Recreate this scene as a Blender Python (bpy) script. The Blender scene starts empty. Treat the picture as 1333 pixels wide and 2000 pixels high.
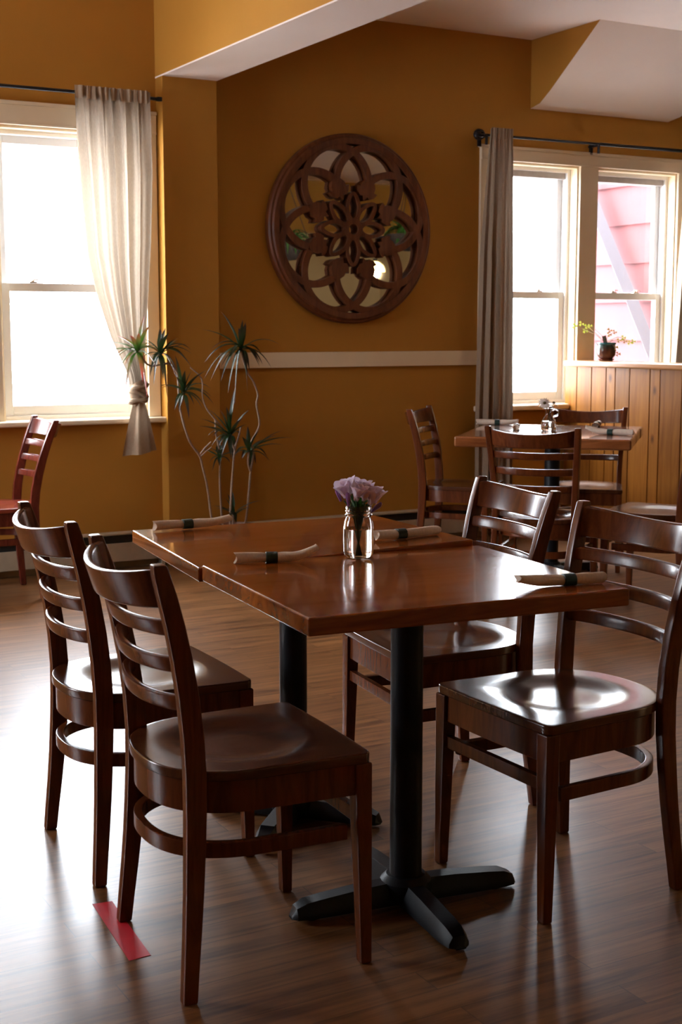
import bpy, bmesh, math, random
from math import sin, cos, pi, radians, sqrt, atan2
from mathutils import Vector, Matrix

SC = bpy.context.scene
COL = SC.collection

# ------------------------------------------------------------------ camera
cam = bpy.data.cameras.new('camera')
cam.sensor_fit = 'VERTICAL'
cam.sensor_height = 36.0
cam.sensor_width = 24.0
cam.lens = 48.15
cam.dof.use_dof = True
cam.dof.focus_distance = 3.9
cam.dof.aperture_fstop = 8.0
camo = bpy.data.objects.new('camera', cam)
COL.objects.link(camo)
camo.location = (0, 0, 1.335)
camo.rotation_euler = (pi / 2 - math.atan(355.7 / 2675.0), 0, -radians(29.31))
SC.camera = camo

# ------------------------------------------------------------------ sky, light portals, exposure
WORLD_STRENGTH = 21.5
world = bpy.data.worlds.new('overcast_sky')
SC.world = world
world.use_nodes = True
bg = world.node_tree.nodes['Background']
bg.inputs[0].default_value = (0.93, 0.96, 1.04, 1)
bg.inputs[1].default_value = WORLD_STRENGTH


def portal(name, loc, sx, sz, rot):
    l = bpy.data.lights.new(name, 'AREA')
    l.shape = 'RECTANGLE'
    l.size = sx
    l.size_y = sz
    l.cycles.is_portal = True
    o = bpy.data.objects.new(name, l)
    COL.objects.link(o)
    o.location = loc
    o.rotation_euler = rot


PORT = [(1.545, 0.70), (2.44, 0.86), (5.545, 0.74), (6.40, 0.74)]
for px, pw in PORT:
    portal('sky_portal', (px, 7.50, 1.62), pw, 1.6, (-pi / 2, 0, 0))

portal('sky_portal', (-2.82, 6.05, 1.62), 1.55, 1.6, (-pi / 2, 0, pi / 2))  # portal of the added, unseen left-wall window

SC.view_settings.view_transform = 'Standard'
SC.view_settings.look = 'None'
SC.view_settings.gamma = 1.0
SC.view_settings.use_curve_mapping = False
SC.view_settings.exposure = 0.72
cy = SC.cycles
cy.max_bounces = 14
cy.diffuse_bounces = 7
cy.glossy_bounces = 6
cy.transmission_bounces = 10
cy.transparent_max_bounces = 16
cy.sample_clamp_indirect = 6.0
cy.caustics_reflective = False
cy.caustics_refractive = False


# ------------------------------------------------------------------ materials
def mat(name):
    m = bpy.data.materials.new(name)
    m.use_nodes = True
    nt = m.node_tree
    p = nt.nodes['Principled BSDF']
    return m, nt, p


def N(nt, t, **kw):
    n = nt.nodes.new(t)
    for k, v in kw.items():
        setattr(n, k, v)
    return n


def plain(name, col, rough=0.5, metal=0.0, coat=0.0, noise=0.06, nscale=30, bump=0.0, bscale=200, spec=0.5):
    m, nt, p = mat(name)
    tc = N(nt, 'ShaderNodeTexCoord')
    no = N(nt, 'ShaderNodeTexNoise')
    no.inputs['Scale'].default_value = nscale
    no.inputs['Detail'].default_value = 4
    nt.links.new(tc.outputs['Object'], no.inputs['Vector'])
    rp = N(nt, 'ShaderNodeValToRGB')
    rp.color_ramp.elements[0].position = 0.3
    rp.color_ramp.elements[1].position = 0.7
    rp.color_ramp.elements[0].color = tuple(c * (1 - noise) for c in col) + (1,)
    rp.color_ramp.elements[1].color = tuple(min(1, c * (1 + noise)) for c in col) + (1,)
    nt.links.new(no.outputs['Fac'], rp.inputs[0])
    nt.links.new(rp.outputs[0], p.inputs['Base Color'])
    p.inputs['Roughness'].default_value = rough
    p.inputs['Metallic'].default_value = metal
    p.inputs['Coat Weight'].default_value = coat
    p.inputs['Specular IOR Level'].default_value = spec
    if bump:
        n2 = N(nt, 'ShaderNodeTexNoise')
        n2.inputs['Scale'].default_value = bscale
        n2.inputs['Detail'].default_value = 3
        nt.links.new(tc.outputs['Object'], n2.inputs['Vector'])
        b = N(nt, 'ShaderNodeBump')
        b.inputs['Strength'].default_value = bump
        b.inputs['Distance'].default_value = 0.004
        nt.links.new(n2.outputs['Fac'], b.inputs['Height'])
        nt.links.new(b.outputs[0], p.inputs['Normal'])
    return m


def wood(name, dark, light, scale=(3, 40, 40), rough=0.3, coat=0.0, coat_rough=0.1, tint=0.0, bump=0.05,
         knots=0.0, spec=0.5, rvar=0.06, dist=1.2):
    m, nt, p = mat(name)
    tc = N(nt, 'ShaderNodeTexCoord')
    mp = N(nt, 'ShaderNodeMapping')
    mp.inputs['Scale'].default_value = scale
    nt.links.new(tc.outputs['Object'], mp.inputs['Vector'])
    vec = mp.outputs[0]
    at = None
    if tint:
        at = N(nt, 'ShaderNodeAttribute', attribute_name='tint')
        ad = N(nt, 'ShaderNodeVectorMath', operation='ADD')
        sc = N(nt, 'ShaderNodeVectorMath', operation='SCALE')
        sc.inputs[3].default_value = 37.0
        nt.links.new(at.outputs['Color'], sc.inputs[0])
        nt.links.new(vec, ad.inputs[0])
        nt.links.new(sc.outputs[0], ad.inputs[1])
        vec = ad.outputs[0]
    no = N(nt, 'ShaderNodeTexNoise')
    no.inputs['Scale'].default_value = 1.0
    no.inputs['Detail'].default_value = 7
    no.inputs['Roughness'].default_value = 0.62
    no.inputs['Distortion'].default_value = dist
    nt.links.new(vec, no.inputs['Vector'])
    rp = N(nt, 'ShaderNodeValToRGB')
    rp.color_ramp.elements[0].position = 0.32
    rp.color_ramp.elements[1].position = 0.70
    rp.color_ramp.elements[0].color = tuple(dark) + (1,)
    rp.color_ramp.elements[1].color = tuple(light) + (1,)
    nt.links.new(no.outputs['Fac'], rp.inputs[0])
    col = rp.outputs[0]
    if tint:
        mr = N(nt, 'ShaderNodeMapRange')
        mr.inputs['To Min'].default_value = 1 - tint
        mr.inputs['To Max'].default_value = 1 + tint
        nt.links.new(at.outputs['Fac'], mr.inputs['Value'])
        mx = N(nt, 'ShaderNodeVectorMath', operation='SCALE')
        nt.links.new(col, mx.inputs[0])
        nt.links.new(mr.outputs[0], mx.inputs[3])
        col = mx.outputs[0]
    if knots:
        m2 = N(nt, 'ShaderNodeMapping')
        m2.inputs['Scale'].default_value = (1, 6.5, 3.4)
        nt.links.new(tc.outputs['Object'], m2.inputs['Vector'])
        vo = N(nt, 'ShaderNodeTexVoronoi')
        vo.inputs['Scale'].default_value = 1.0
        nt.links.new(m2.outputs[0], vo.inputs['Vector'])
        r2 = N(nt, 'ShaderNodeValToRGB')
        r2.color_ramp.elements[0].position = 0.05
        r2.color_ramp.elements[1].position = 0.14
        r2.color_ramp.elements[0].color = (1, 1, 1, 1)
        r2.color_ramp.elements[1].color = (0, 0, 0, 1)
        nt.links.new(vo.outputs['Distance'], r2.inputs[0])
        mk = N(nt, 'ShaderNodeMixRGB')
        mk.inputs[2].default_value = (dark[0] * 0.3, dark[1] * 0.22, dark[2] * 0.3, 1)
        ml = N(nt, 'ShaderNodeMath', operation='MULTIPLY')
        ml.inputs[1].default_value = knots
        nt.links.new(r2.outputs[0], ml.inputs[0])
        nt.links.new(ml.outputs[0], mk.inputs[0])
        nt.links.new(col, mk.inputs[1])
        col = mk.outputs[0]
    nt.links.new(col, p.inputs['Base Color'])
    n3 = N(nt, 'ShaderNodeTexNoise')
    n3.inputs['Scale'].default_value = 9.0
    n3.inputs['Detail'].default_value = 5
    nt.links.new(tc.outputs['Object'], n3.inputs['Vector'])
    rr = N(nt, 'ShaderNodeMapRange')
    rr.inputs['To Min'].default_value = max(0.01, rough - rvar)
    rr.inputs['To Max'].default_value = rough + rvar
    nt.links.new(n3.outputs['Fac'], rr.inputs['Value'])
    nt.links.new(rr.outputs[0], p.inputs['Roughness'])
    p.inputs['Coat Weight'].default_value = coat
    p.inputs['Coat Roughness'].default_value = coat_rough
    p.inputs['Specular IOR Level'].default_value = spec
    if bump:
        b = N(nt, 'ShaderNodeBump')
        b.inputs['Strength'].default_value = bump
        b.inputs['Distance'].default_value = 0.003
        nt.links.new(no.outputs['Fac'], b.inputs['Height'])
        nt.links.new(b.outputs[0], p.inputs['Normal'])
    return m


def floor_material():
    m, nt, p = mat('oak_floor')
    tc = N(nt, 'ShaderNodeTexCoord')
    br = N(nt, 'ShaderNodeTexBrick')
    br.offset = 0.37
    br.inputs['Scale'].default_value = 1.0
    br.inputs['Brick Width'].default_value = 0.9
    br.inputs['Row Height'].default_value = 0.085
    br.inputs['Mortar Size'].default_value = 0.0011
    br.inputs['Mortar Smooth'].default_value = 0.2
    br.inputs['Color1'].default_value = (0, 0, 0, 1)
    br.inputs['Color2'].default_value = (1, 1, 1, 1)
    br.inputs['Mortar'].default_value = (0.5, 0.5, 0.5, 1)
    nt.links.new(tc.outputs['Object'], br.inputs['Vector'])
    mp = N(nt, 'ShaderNodeMapping')
    mp.inputs['Scale'].default_value = (2.2, 34, 1)
    nt.links.new(tc.outputs['Object'], mp.inputs['Vector'])
    sc = N(nt, 'ShaderNodeVectorMath', operation='SCALE')
    sc.inputs[3].default_value = 23.0
    nt.links.new(br.outputs['Color'], sc.inputs[0])
    ad = N(nt, 'ShaderNodeVectorMath', operation='ADD')
    nt.links.new(mp.outputs[0], ad.inputs[0])
    nt.links.new(sc.outputs[0], ad.inputs[1])
    no = N(nt, 'ShaderNodeTexNoise')
    no.inputs['Scale'].default_value = 1.0
    no.inputs['Detail'].default_value = 8
    no.inputs['Roughness'].default_value = 0.68
    no.inputs['Distortion'].default_value = 0.15
    nt.links.new(ad.outputs[0], no.inputs['Vector'])
    rp = N(nt, 'ShaderNodeValToRGB')
    e = rp.color_ramp.elements
    e[0].position = 0.36
    e[0].color = (0.090, 0.034, 0.011, 1)
    e[1].position = 0.60
    e[1].color = (0.255, 0.114, 0.040, 1)
    nt.links.new(no.outputs['Fac'], rp.inputs[0])
    mr = N(nt, 'ShaderNodeMapRange')
    mr.inputs['To Min'].default_value = 0.88
    mr.inputs['To Max'].default_value = 1.10
    nt.links.new(br.outputs['Color'], mr.inputs['Value'])
    mx = N(nt, 'ShaderNodeVectorMath', operation='SCALE')
    nt.links.new(rp.outputs[0], mx.inputs[0])
    nt.links.new(mr.outputs[0], mx.inputs[3])
    mk = N(nt, 'ShaderNodeMixRGB')
    mk.inputs[2].default_value = (0.03, 0.014, 0.008, 1)
    ml = N(nt, 'ShaderNodeMath', operation='MULTIPLY')
    ml.inputs[1].default_value = 0.75
    nt.links.new(br.outputs['Fac'], ml.inputs[0])
    nt.links.new(ml.outputs[0], mk.inputs[0])
    nt.links.new(mx.outputs[0], mk.inputs[1])
    nt.links.new(mk.outputs[0], p.inputs['Base Color'])
    n3 = N(nt, 'ShaderNodeTexNoise')
    n3.inputs['Scale'].default_value = 3.0
    n3.inputs['Detail'].default_value = 2
    nt.links.new(tc.outputs['Object'], n3.inputs['Vector'])
    rr = N(nt, 'ShaderNodeMapRange')
    rr.inputs['To Min'].default_value = FLOOR_ROUGH + 0.005
    rr.inputs['To Max'].default_value = FLOOR_ROUGH + 0.06
    nt.links.new(n3.outputs['Fac'], rr.inputs['Value'])
    nt.links.new(rr.outputs[0], p.inputs['Roughness'])
    p.inputs['Specular IOR Level'].default_value = 0.5
    b = N(nt, 'ShaderNodeBump')
    b.inputs['Strength'].default_value = 0.06
    b.inputs['Distance'].default_value = 0.002
    nt.links.new(no.outputs['Fac'], b.inputs['Height'])
    nt.links.new(b.outputs[0], p.inputs['Normal'])
    return m


def glass_pane(name):
    m, nt, p = mat(name)
    nt.nodes.remove(p)
    out = nt.nodes['Material Output']
    tr = N(nt, 'ShaderNodeBsdfTransparent')
    tr.inputs[0].default_value = (0.95, 0.97, 0.97, 1)
    gl = N(nt, 'ShaderNodeBsdfGlossy')
    gl.inputs['Roughness'].default_value = 0.02
    fr = N(nt, 'ShaderNodeFresnel')
    fr.inputs['IOR'].default_value = 1.5
    mx = N(nt, 'ShaderNodeMixShader')
    geo = N(nt, 'ShaderNodeNewGeometry')
    inv = N(nt, 'ShaderNodeMath', operation='SUBTRACT')
    inv.inputs[0].default_value = 1.0
    nt.links.new(geo.outputs['Backfacing'], inv.inputs[1])
    mu = N(nt, 'ShaderNodeMath', operation='MULTIPLY')
    nt.links.new(fr.outputs[0], mu.inputs[0])
    nt.links.new(inv.outputs[0], mu.inputs[1])
    nt.links.new(mu.outputs[0], mx.inputs[0])
    nt.links.new(tr.outputs[0], mx.inputs[1])
    nt.links.new(gl.outputs[0], mx.inputs[2])
    nt.links.new(mx.outputs[0], out.inputs[0])
    return m


def cloth(name, col, trans=0.45, weave=900, rough=0.9):
    m, nt, p = mat(name)
    nt.nodes.remove(p)
    out = nt.nodes['Material Output']
    tc = N(nt, 'ShaderNodeTexCoord')
    no = N(nt, 'ShaderNodeTexNoise')
    no.inputs['Scale'].default_value = 60
    no.inputs['Detail'].default_value = 5
    mp = N(nt, 'ShaderNodeMapping')
    mp.inputs['Scale'].default_value = (4, 4, 1)
    nt.links.new(tc.outputs['Object'], mp.inputs[0])
    nt.links.new(mp.outputs[0], no.inputs['Vector'])
    rp = N(nt, 'ShaderNodeValToRGB')
    rp.color_ramp.elements[0].position = 0.3
    rp.color_ramp.elements[1].position = 0.7
    rp.color_ramp.elements[0].color = tuple(c * 0.9 for c in col) + (1,)
    rp.color_ramp.elements[1].color = tuple(min(1, c * 1.08) for c in col) + (1,)
    nt.links.new(no.outputs['Fac'], rp.inputs[0])
    d = N(nt, 'ShaderNodeBsdfDiffuse')
    t = N(nt, 'ShaderNodeBsdfTranslucent')
    nt.links.new(rp.outputs[0], d.inputs[0])
    nt.links.new(rp.outputs[0], t.inputs[0])
    mx = N(nt, 'ShaderNodeMixShader')
    mx.inputs[0].default_value = trans
    nt.links.new(d.outputs[0], mx.inputs[1])
    nt.links.new(t.outputs[0], mx.inputs[2])
    nt.links.new(mx.outputs[0], out.inputs[0])
    return m


def leaf_material(name, base, tip):
    m, nt, p = mat(name)
    at = N(nt, 'ShaderNodeAttribute', attribute_name='tint')
    rp = N(nt, 'ShaderNodeValToRGB')
    rp.color_ramp.elements[0].position = 0.25
    rp.color_ramp.elements[1].position = 0.95
    rp.color_ramp.elements[0].color = tuple(base) + (1,)
    rp.color_ramp.elements[1].color = tuple(tip) + (1,)
    nt.links.new(at.outputs['Fac'], rp.inputs[0])
    nt.links.new(rp.outputs[0], p.inputs['Base Color'])
    p.inputs['Roughness'].default_value = 0.35
    out = nt.nodes['Material Output']
    t = N(nt, 'ShaderNodeBsdfTranslucent')
    nt.links.new(rp.outputs[0], t.inputs[0])
    mx = N(nt, 'ShaderNodeMixShader')
    mx.inputs[0].default_value = 0.3
    nt.links.new(p.outputs[0], mx.inputs[1])
    nt.links.new(t.outputs[0], mx.inputs[2])
    nt.links.new(mx.outputs[0], out.inputs[0])
    return m


def clear_glass(name, ior=1.46, col=(1, 1, 1)):
    m, nt, p = mat(name)
    p.inputs['Base Color'].default_value = tuple(col) + (1,)
    p.inputs['Roughness'].default_value = 0.0
    p.inputs['IOR'].default_value = ior
    p.inputs['Transmission Weight'].default_value = 1.0
    return m


def emitter(name, col, strength):
    m, nt, p = mat(name)
    p.inputs['Base Color'].default_value = tuple(col) + (1,)
    p.inputs['Emission Color'].default_value = tuple(col) + (1,)
    p.inputs['Emission Strength'].default_value = strength
    return m


FLOOR_ROUGH = 0.285
M = {}
M['floor'] = floor_material()
M['wall'] = plain('ochre_wall_paint', (0.405, 0.183, 0.026), rough=0.75, spec=0.2, noise=0.03, nscale=2.5, bump=0.12, bscale=140)
M['cream_wall'] = plain('cream_wall_paint', (0.50, 0.40, 0.22), rough=0.6, noise=0.03, nscale=2)
M['ceiling'] = plain('white_ceiling_paint', (0.92, 0.81, 0.74), rough=0.8, noise=0.02, nscale=3, bump=0.1, bscale=90)
M['trim'] = plain('cream_trim_paint', (0.78, 0.65, 0.46), rough=0.38, noise=0.02, nscale=6)
M['vinyl'] = plain('white_vinyl', (0.88, 0.88, 0.87), rough=0.35, noise=0.01)
M['blind'] = plain('grey_blind_cloth', (0.40, 0.36, 0.34), rough=0.8)
M['brass'] = plain('tan_latch_metal', (0.55, 0.42, 0.30), rough=0.4, metal=0.5)
M['pane'] = glass_pane('window_glass')
M['black_metal'] = plain('black_iron', (0.005, 0.005, 0.007), rough=0.42, spec=0.25, noise=0.2, bump=0.08, bscale=250)
M['rod'] = plain('dark_bronze_rod', (0.010, 0.010, 0.014), rough=0.4, metal=0.3)
M['heater'] = plain('beige_heater_enamel', (0.50, 0.41, 0.29), rough=0.5, noise=0.05)
M['heater_dark'] = plain('dark_heater_fins', (0.02, 0.016, 0.012), rough=0.7)
M['chair'] = wood('brown_chair_wood', (0.076, 0.0158, 0.0042), (0.148, 0.037, 0.0092), scale=(30, 30, 4), rough=0.245,
                  coat=0.12, coat_rough=0.12, bump=0.01, rvar=0.015, spec=0.3)
M['seat'] = wood('brown_seat_wood', (0.040, 0.0095, 0.0032), (0.110, 0.030, 0.009), scale=(3, 26, 10), rough=0.215,
                 coat=0.22, coat_rough=0.10, bump=0.015, rvar=0.05)
M['red_chair'] = wood('mahogany_chair_wood', (0.075, 0.011, 0.007), (0.180, 0.030, 0.016), scale=(22, 22, 5), rough=0.245, rvar=0.015,
                      coat=0.1, coat_rough=0.12, bump=0.015)
M['red_seat'] = wood('mahogany_seat_wood', (0.14, 0.020, 0.012), (0.30, 0.055, 0.032), scale=(3, 30, 10), rough=0.22, rvar=0.04,
                     coat=0.4, coat_rough=0.1, bump=0.02)
M['table'] = wood('varnished_table_wood', (0.170, 0.036, 0.004), (0.38, 0.104, 0.013), scale=(1.6, 15, 15), rough=0.17,
                  coat=0.45, coat_rough=0.045, tint=0.18, bump=0.015, rvar=0.07)
M['old_table'] = wood('varnished_rustic_wood', (0.150, 0.042, 0.012), (0.34, 0.120, 0.036), scale=(1.6, 13, 13), rough=0.19,
                      coat=0.7, coat_rough=0.06, tint=0.2, bump=0.05, rvar=0.07)
M['pine'] = wood('knotty_pine', (0.20, 0.064, 0.007), (0.37, 0.140, 0.020), scale=(9, 15, 1.3), rough=0.45, coat=0.0, spec=0.2,
                 coat_rough=0.12, tint=0.12, bump=0.02, knots=0.85)
M['pine_cap'] = wood('pine_cap', (0.34, 0.125, 0.035), (0.52, 0.24, 0.085), scale=(14, 2, 14), rough=0.3, coat=0.3,
                     coat_rough=0.1, bump=0.02)
M['groove'] = plain('dark_board_joint', (0.03, 0.010, 0.003), rough=0.8)
M['mirror_wood'] = wood('carved_mirror_wood', (0.075, 0.018, 0.005), (0.160, 0.045, 0.012), scale=(18, 10, 3), rough=0.5, spec=0.3,
                        bump=0.05)
M['mirror'] = plain('silvered_mirror', (0.86, 0.87, 0.87), rough=0.015, metal=1.0, noise=0.0)
M['curtain'] = cloth('linen_curtain', (0.31, 0.245, 0.185), trans=0.5)
M['curtain_dense'] = cloth('linen_curtain_lined', (0.37, 0.275, 0.195), trans=0.06)
M['napkin'] = cloth('linen_napkin', (0.76, 0.65, 0.54), trans=0.12)
M['band'] = plain('dark_green_band', (0.010, 0.034, 0.026), rough=0.5)
M['steel'] = plain('stainless_steel', (0.6, 0.6, 0.6), rough=0.2, metal=1.0)
M['glass'] = clear_glass('jar_glass')
M['water'] = clear_glass('water', 1.33)
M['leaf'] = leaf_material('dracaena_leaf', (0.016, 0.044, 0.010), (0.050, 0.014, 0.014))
M['leaf_lit'] = leaf_material('dracaena_leaf_lit_red_tips', (0.05, 0.13, 0.016), (0.36, 0.030, 0.035))  # lit copy of the leaf, window light put into the green; red tips
M['stem'] = plain('pale_cane', (0.27, 0.18, 0.125), rough=0.7, noise=0.25, nscale=120)
M['green'] = leaf_material('flower_greens', (0.03, 0.11, 0.012), (0.06, 0.17, 0.02))
M['flower_stem'] = plain('green_stem', (0.04, 0.10, 0.02), rough=0.5)
M['lilac'] = leaf_material('lilac_petal', (0.90, 0.80, 0.84), (0.82, 0.70, 0.84))
M['purple'] = leaf_material('purple_petal', (0.42, 0.22, 0.46), (0.46, 0.26, 0.55))
M['daisy'] = plain('daisy_petal', (0.75, 0.70, 0.68), rough=0.7)
M['daisy_eye'] = plain('daisy_eye', (0.10, 0.07, 0.02), rough=0.8)
M['shamrock'] = leaf_material('shamrock_leaf', (0.30, 0.40, 0.03), (0.42, 0.42, 0.06))
M['shamrock_brown'] = leaf_material('shamrock_leaf_brown', (0.25, 0.18, 0.04), (0.36, 0.24, 0.06))
M['shamrock_stem'] = plain('shamrock_stem', (0.60, 0.45, 0.30), rough=0.6)
M['soil'] = plain('potting_soil', (0.025, 0.015, 0.009), rough=0.95, noise=0.4, nscale=80)
M['terracotta'] = plain('plain_clay_pot', (0.16, 0.07, 0.035), rough=0.6, noise=0.12)
M['tag'] = plain('plant_tag_print', (0.20, 0.16, 0.13), rough=0.4, noise=0.9, nscale=160)
M['tape'] = plain('red_tape', (0.62, 0.010, 0.030), rough=0.55, noise=0.05)
M['siding'] = plain('red_siding_paint', (0.085, 0.016, 0.018), rough=0.8, noise=0.08, nscale=6)
M['brace'] = plain('grey_timber', (0.040, 0.037, 0.048), rough=0.8)
M['snow'] = plain('snow', (0.86, 0.87, 0.9), rough=0.9)
M['bark'] = plain('pale_bark', (0.22, 0.22, 0.24), rough=0.9)
M['exterior'] = plain('exterior_wall_paint', (0.6, 0.55, 0.5), rough=0.8)
M['lamp_glass'] = emitter('lit_lamp_glass', (1.0, 0.72, 0.28), 6.0)
M['basket'] = plain('coir_basket', (0.045, 0.025, 0.014), rough=0.95, noise=0.5, nscale=60)


def glaze_material():
    m, nt, p = mat('brown_glaze_teal_rim')
    tc = N(nt, 'ShaderNodeTexCoord')
    sx = N(nt, 'ShaderNodeSeparateXYZ')
    nt.links.new(tc.outputs['Object'], sx.inputs[0])
    no = N(nt, 'ShaderNodeTexNoise')
    no.inputs['Scale'].default_value = 35
    nt.links.new(tc.outputs['Object'], no.inputs['Vector'])
    ma = N(nt, 'ShaderNodeMath', operation='MULTIPLY_ADD')
    ma.inputs[1].default_value = 0.05
    nt.links.new(no.outputs['Fac'], ma.inputs[0])
    nt.links.new(sx.outputs['Z'], ma.inputs[2])
    mr = N(nt, 'ShaderNodeMapRange')
    mr.inputs['From Min'].default_value = 0.02
    mr.inputs['From Max'].default_value = 0.15
    nt.links.new(ma.outputs[0], mr.inputs['Value'])
    rp = N(nt, 'ShaderNodeValToRGB')
    e = rp.color_ramp.elements
    e[0].position = 0.1
    e[0].color = (0.075, 0.020, 0.012, 1)
    e[1].position = 0.97
    e[1].color = (0.01, 0.13, 0.15, 1)
    k = e.new(0.6)
    k.color = (0.07, 0.028, 0.018, 1)
    k = e.new(0.82)
    k.color = (0.03, 0.06, 0.055, 1)
    nt.links.new(mr.outputs[0], rp.inputs[0])
    nt.links.new(rp.outputs[0], p.inputs['Base Color'])
    p.inputs['Roughness'].default_value = 0.12
    return m


M['glaze'] = glaze_material()


# ------------------------------------------------------------------ mesh building
class MB:
    def __init__(s):
        s.v = []
        s.f = []
        s.t = []

    def add(s, verts, faces, tint=0.5):
        o = len(s.v)
        s.v += [tuple(v) for v in verts]
        for f in faces:
            s.f.append(tuple(i + o for i in f))
            s.t.append(tint)
        return s

    def box(s, lo, hi, tint=0.5, rot=0.0, piv=(0, 0)):
        x0, y0, z0 = lo
        x1, y1, z1 = hi
        vs = [(x0, y0, z0), (x1, y0, z0), (x1, y1, z0), (x0, y1, z0), (x0, y0, z1), (x1, y0, z1), (x1, y1, z1), (x0, y1, z1)]
        if rot:
            c, n = cos(rot), sin(rot)
            vs = [(piv[0] + (x - piv[0]) * c - (y - piv[1]) * n, piv[1] + (x - piv[0]) * n + (y - piv[1]) * c, z) for x, y, z in vs]
        return s.add(vs, [(0, 3, 2, 1), (4, 5, 6, 7), (0, 1, 5, 4), (1, 2, 6, 5), (2, 3, 7, 6), (3, 0, 4, 7)], tint)

    def loft(s, rings, cap=True, closed=False, tint=0.5, tints=None):
        n = len(rings[0])
        vs = [p for r in rings for p in r]
        fs = []
        ts = []
        m = len(rings)
        for i in range(m if closed else m - 1):
            a, b = i * n, ((i + 1) % m) * n
            for j in range(n):
                k = (j + 1) % n
                fs.append((a + j, a + k, b + k, b + j))
                ts.append(tints[i] if tints else tint)
        if cap and not closed:
            fs.append(tuple(range(n - 1, -1, -1)))
            fs.append(tuple((m - 1) * n + j for j in range(n)))
            ts += [tint, tint]
        o = len(s.v)
        s.v += [tuple(p) for p in vs]
        s.f += [tuple(i + o for i in f) for f in fs]
        s.t += ts
        return s

    def lathe(s, prof, c=(0, 0, 0), seg=32, axis='z', cap=True, wob=None):
        rings = []
        for r, h in prof:
            ring = []
            for j in range(seg):
                a = 2 * pi * j / seg
                rr = r * (wob(a, h) if wob else 1)
                if axis == 'z':
                    ring.append((c[0] + rr * cos(a), c[1] + rr * sin(a), c[2] + h))
                else:  # axis along y: h is y
                    ring.append((c[0] + rr * cos(a), c[1] + h, c[2] + rr * sin(a)))
            rings.append(ring)
        return s.loft(rings, cap=cap)

    def tube(s, pts, rad, seg=8, cap=True, flat=None):
        P = [Vector(p) for p in pts]
        n = len(P)
        R = rad if isinstance(rad, (list, tuple)) else [rad] * n
        rings = []
        up = None
        for i in range(n):
            t = (P[min(i + 1, n - 1)] - P[max(i - 1, 0)]).normalized()
            if up is None:
                up = Vector((0, 0, 1)) if abs(t.z) < 0.9 else Vector((1, 0, 0))
            a = t.cross(up)
            if a.length < 1e-6:
                a = t.cross(Vector((0, 1, 0)))
            a.normalize()
            b = a.cross(t).normalized()
            up = b
            rings.append([P[i] + a * (R[i] * cos(2 * pi * j / seg)) + b * (R[i] * sin(2 * pi * j / seg)) for j in range(seg)])
        return s.loft(rings, cap=cap)

    def strip(s, pts, normals, w, d0, d1, closed=False):
        """rectangular section swept along pts; normals lie across the strip, depth runs along -y"""
        rings = []
        for p, nn in zip(pts, normals):
            p = Vector(p)
            nn = Vector(nn)
            rings.append([p + nn * (w / 2) + Vector((0, d0, 0)), p - nn * (w / 2) + Vector((0, d0, 0)),
                          p - nn * (w / 2) + Vector((0, d1, 0)), p + nn * (w / 2) + Vector((0, d1, 0))])
        return s.loft(rings, cap=not closed, closed=closed)

    def blade(s, a, b, c, width, fold=0.25, n=9, peak=0.35, tmax=1.0, side=None, rnd_tip=False):
        """a leaf: quadratic curve a-b-c with a tapering folded section; tint runs from base to tip"""
        a, b, c = Vector(a), Vector(b), Vector(c)
        vs = []
        for i in range(n):
            t = i / (n - 1)
            p = a * (1 - t) ** 2 + b * 2 * t * (1 - t) + c * t * t
            d = ((b - a) * (1 - t) + (c - b) * t)
            d.normalize()
            sd = side if side is not None else d.cross(Vector((0, 0, 1)))
            if sd.length < 1e-4:
                sd = Vector((1, 0, 0))
            sd = (sd - d * sd.dot(d)).normalized()
            up = sd.cross(d).normalized()
            w = width * (min(1, 0.45 + t / peak * 0.55) if t < peak else (sqrt(max(0.02, 1 - ((t - peak) / (1 - peak)) ** 2)) if rnd_tip else max(0.03, 1 - ((t - peak) / (1 - peak)) ** 2.0)))
            vs += [p - sd * w / 2 + up * (w * fold), p, p + sd * w / 2 + up * (w * fold)]
        o = len(s.v)
        s.v += [tuple(v) for v in vs]
        for i in range(n - 1):
            for j in range(2):
                q = i * 3 + j
                s.f.append((o + q, o + q + 1, o + q + 4, o + q + 3))
                s.t.append(tmax * (i + 0.5) / (n - 1))
        return s

    def sphere(s, c, r, seg=12, rg=8, sq=(1, 1, 1)):
        rings = []
        for i in range(rg + 1):
            a = pi * (i + 0.02) / (rg + 0.04)
            rings.append([(c[0] + r * sq[0] * sin(a) * cos(2 * pi * j / seg), c[1] + r * sq[1] * sin(a) * sin(2 * pi * j / seg),
                           c[2] - r * sq[2] * cos(a)) for j in range(seg)])
        return s.loft(rings)

    def build(s, name, material, parent=None, bevel=0.0, seg=2, smooth=35, wn=None):
        me = bpy.data.meshes.new(name)
        me.from_pydata(s.v, [], s.f)
        bm = bmesh.new()
        bm.from_mesh(me)
        lay = bm.faces.layers.float.new('tint_f')
        bm.faces.ensure_lookup_table()
        for f, t in zip(bm.faces, s.t):
            f[lay] = t
        bmesh.ops.recalc_face_normals(bm, faces=bm.faces[:])
        if bevel > 0:
            es = [e for e in bm.edges if len(e.link_faces) == 2 and e.calc_face_angle(0) > radians(32)]
            bmesh.ops.bevel(bm, geom=es, offset=bevel, segments=seg, profile=0.5, affect='EDGES', clamp_overlap=True)
        bm.to_mesh(me)
        vals = [f[lay] for f in bm.faces]
        bm.free()
        if 'tint_f' in me.attributes:
            me.attributes.remove(me.attributes['tint_f'])
        at = me.attributes.new('tint', 'FLOAT', 'FACE')
        at.data.foreach_set('value', vals)
        if smooth:
            me.polygons.foreach_set('use_smooth', [True] * len(me.polygons))
            me.set_sharp_from_angle(angle=radians(smooth))
        me.materials.append(material)
        o = bpy.data.objects.new(name, me)
        COL.objects.link(o)
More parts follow.
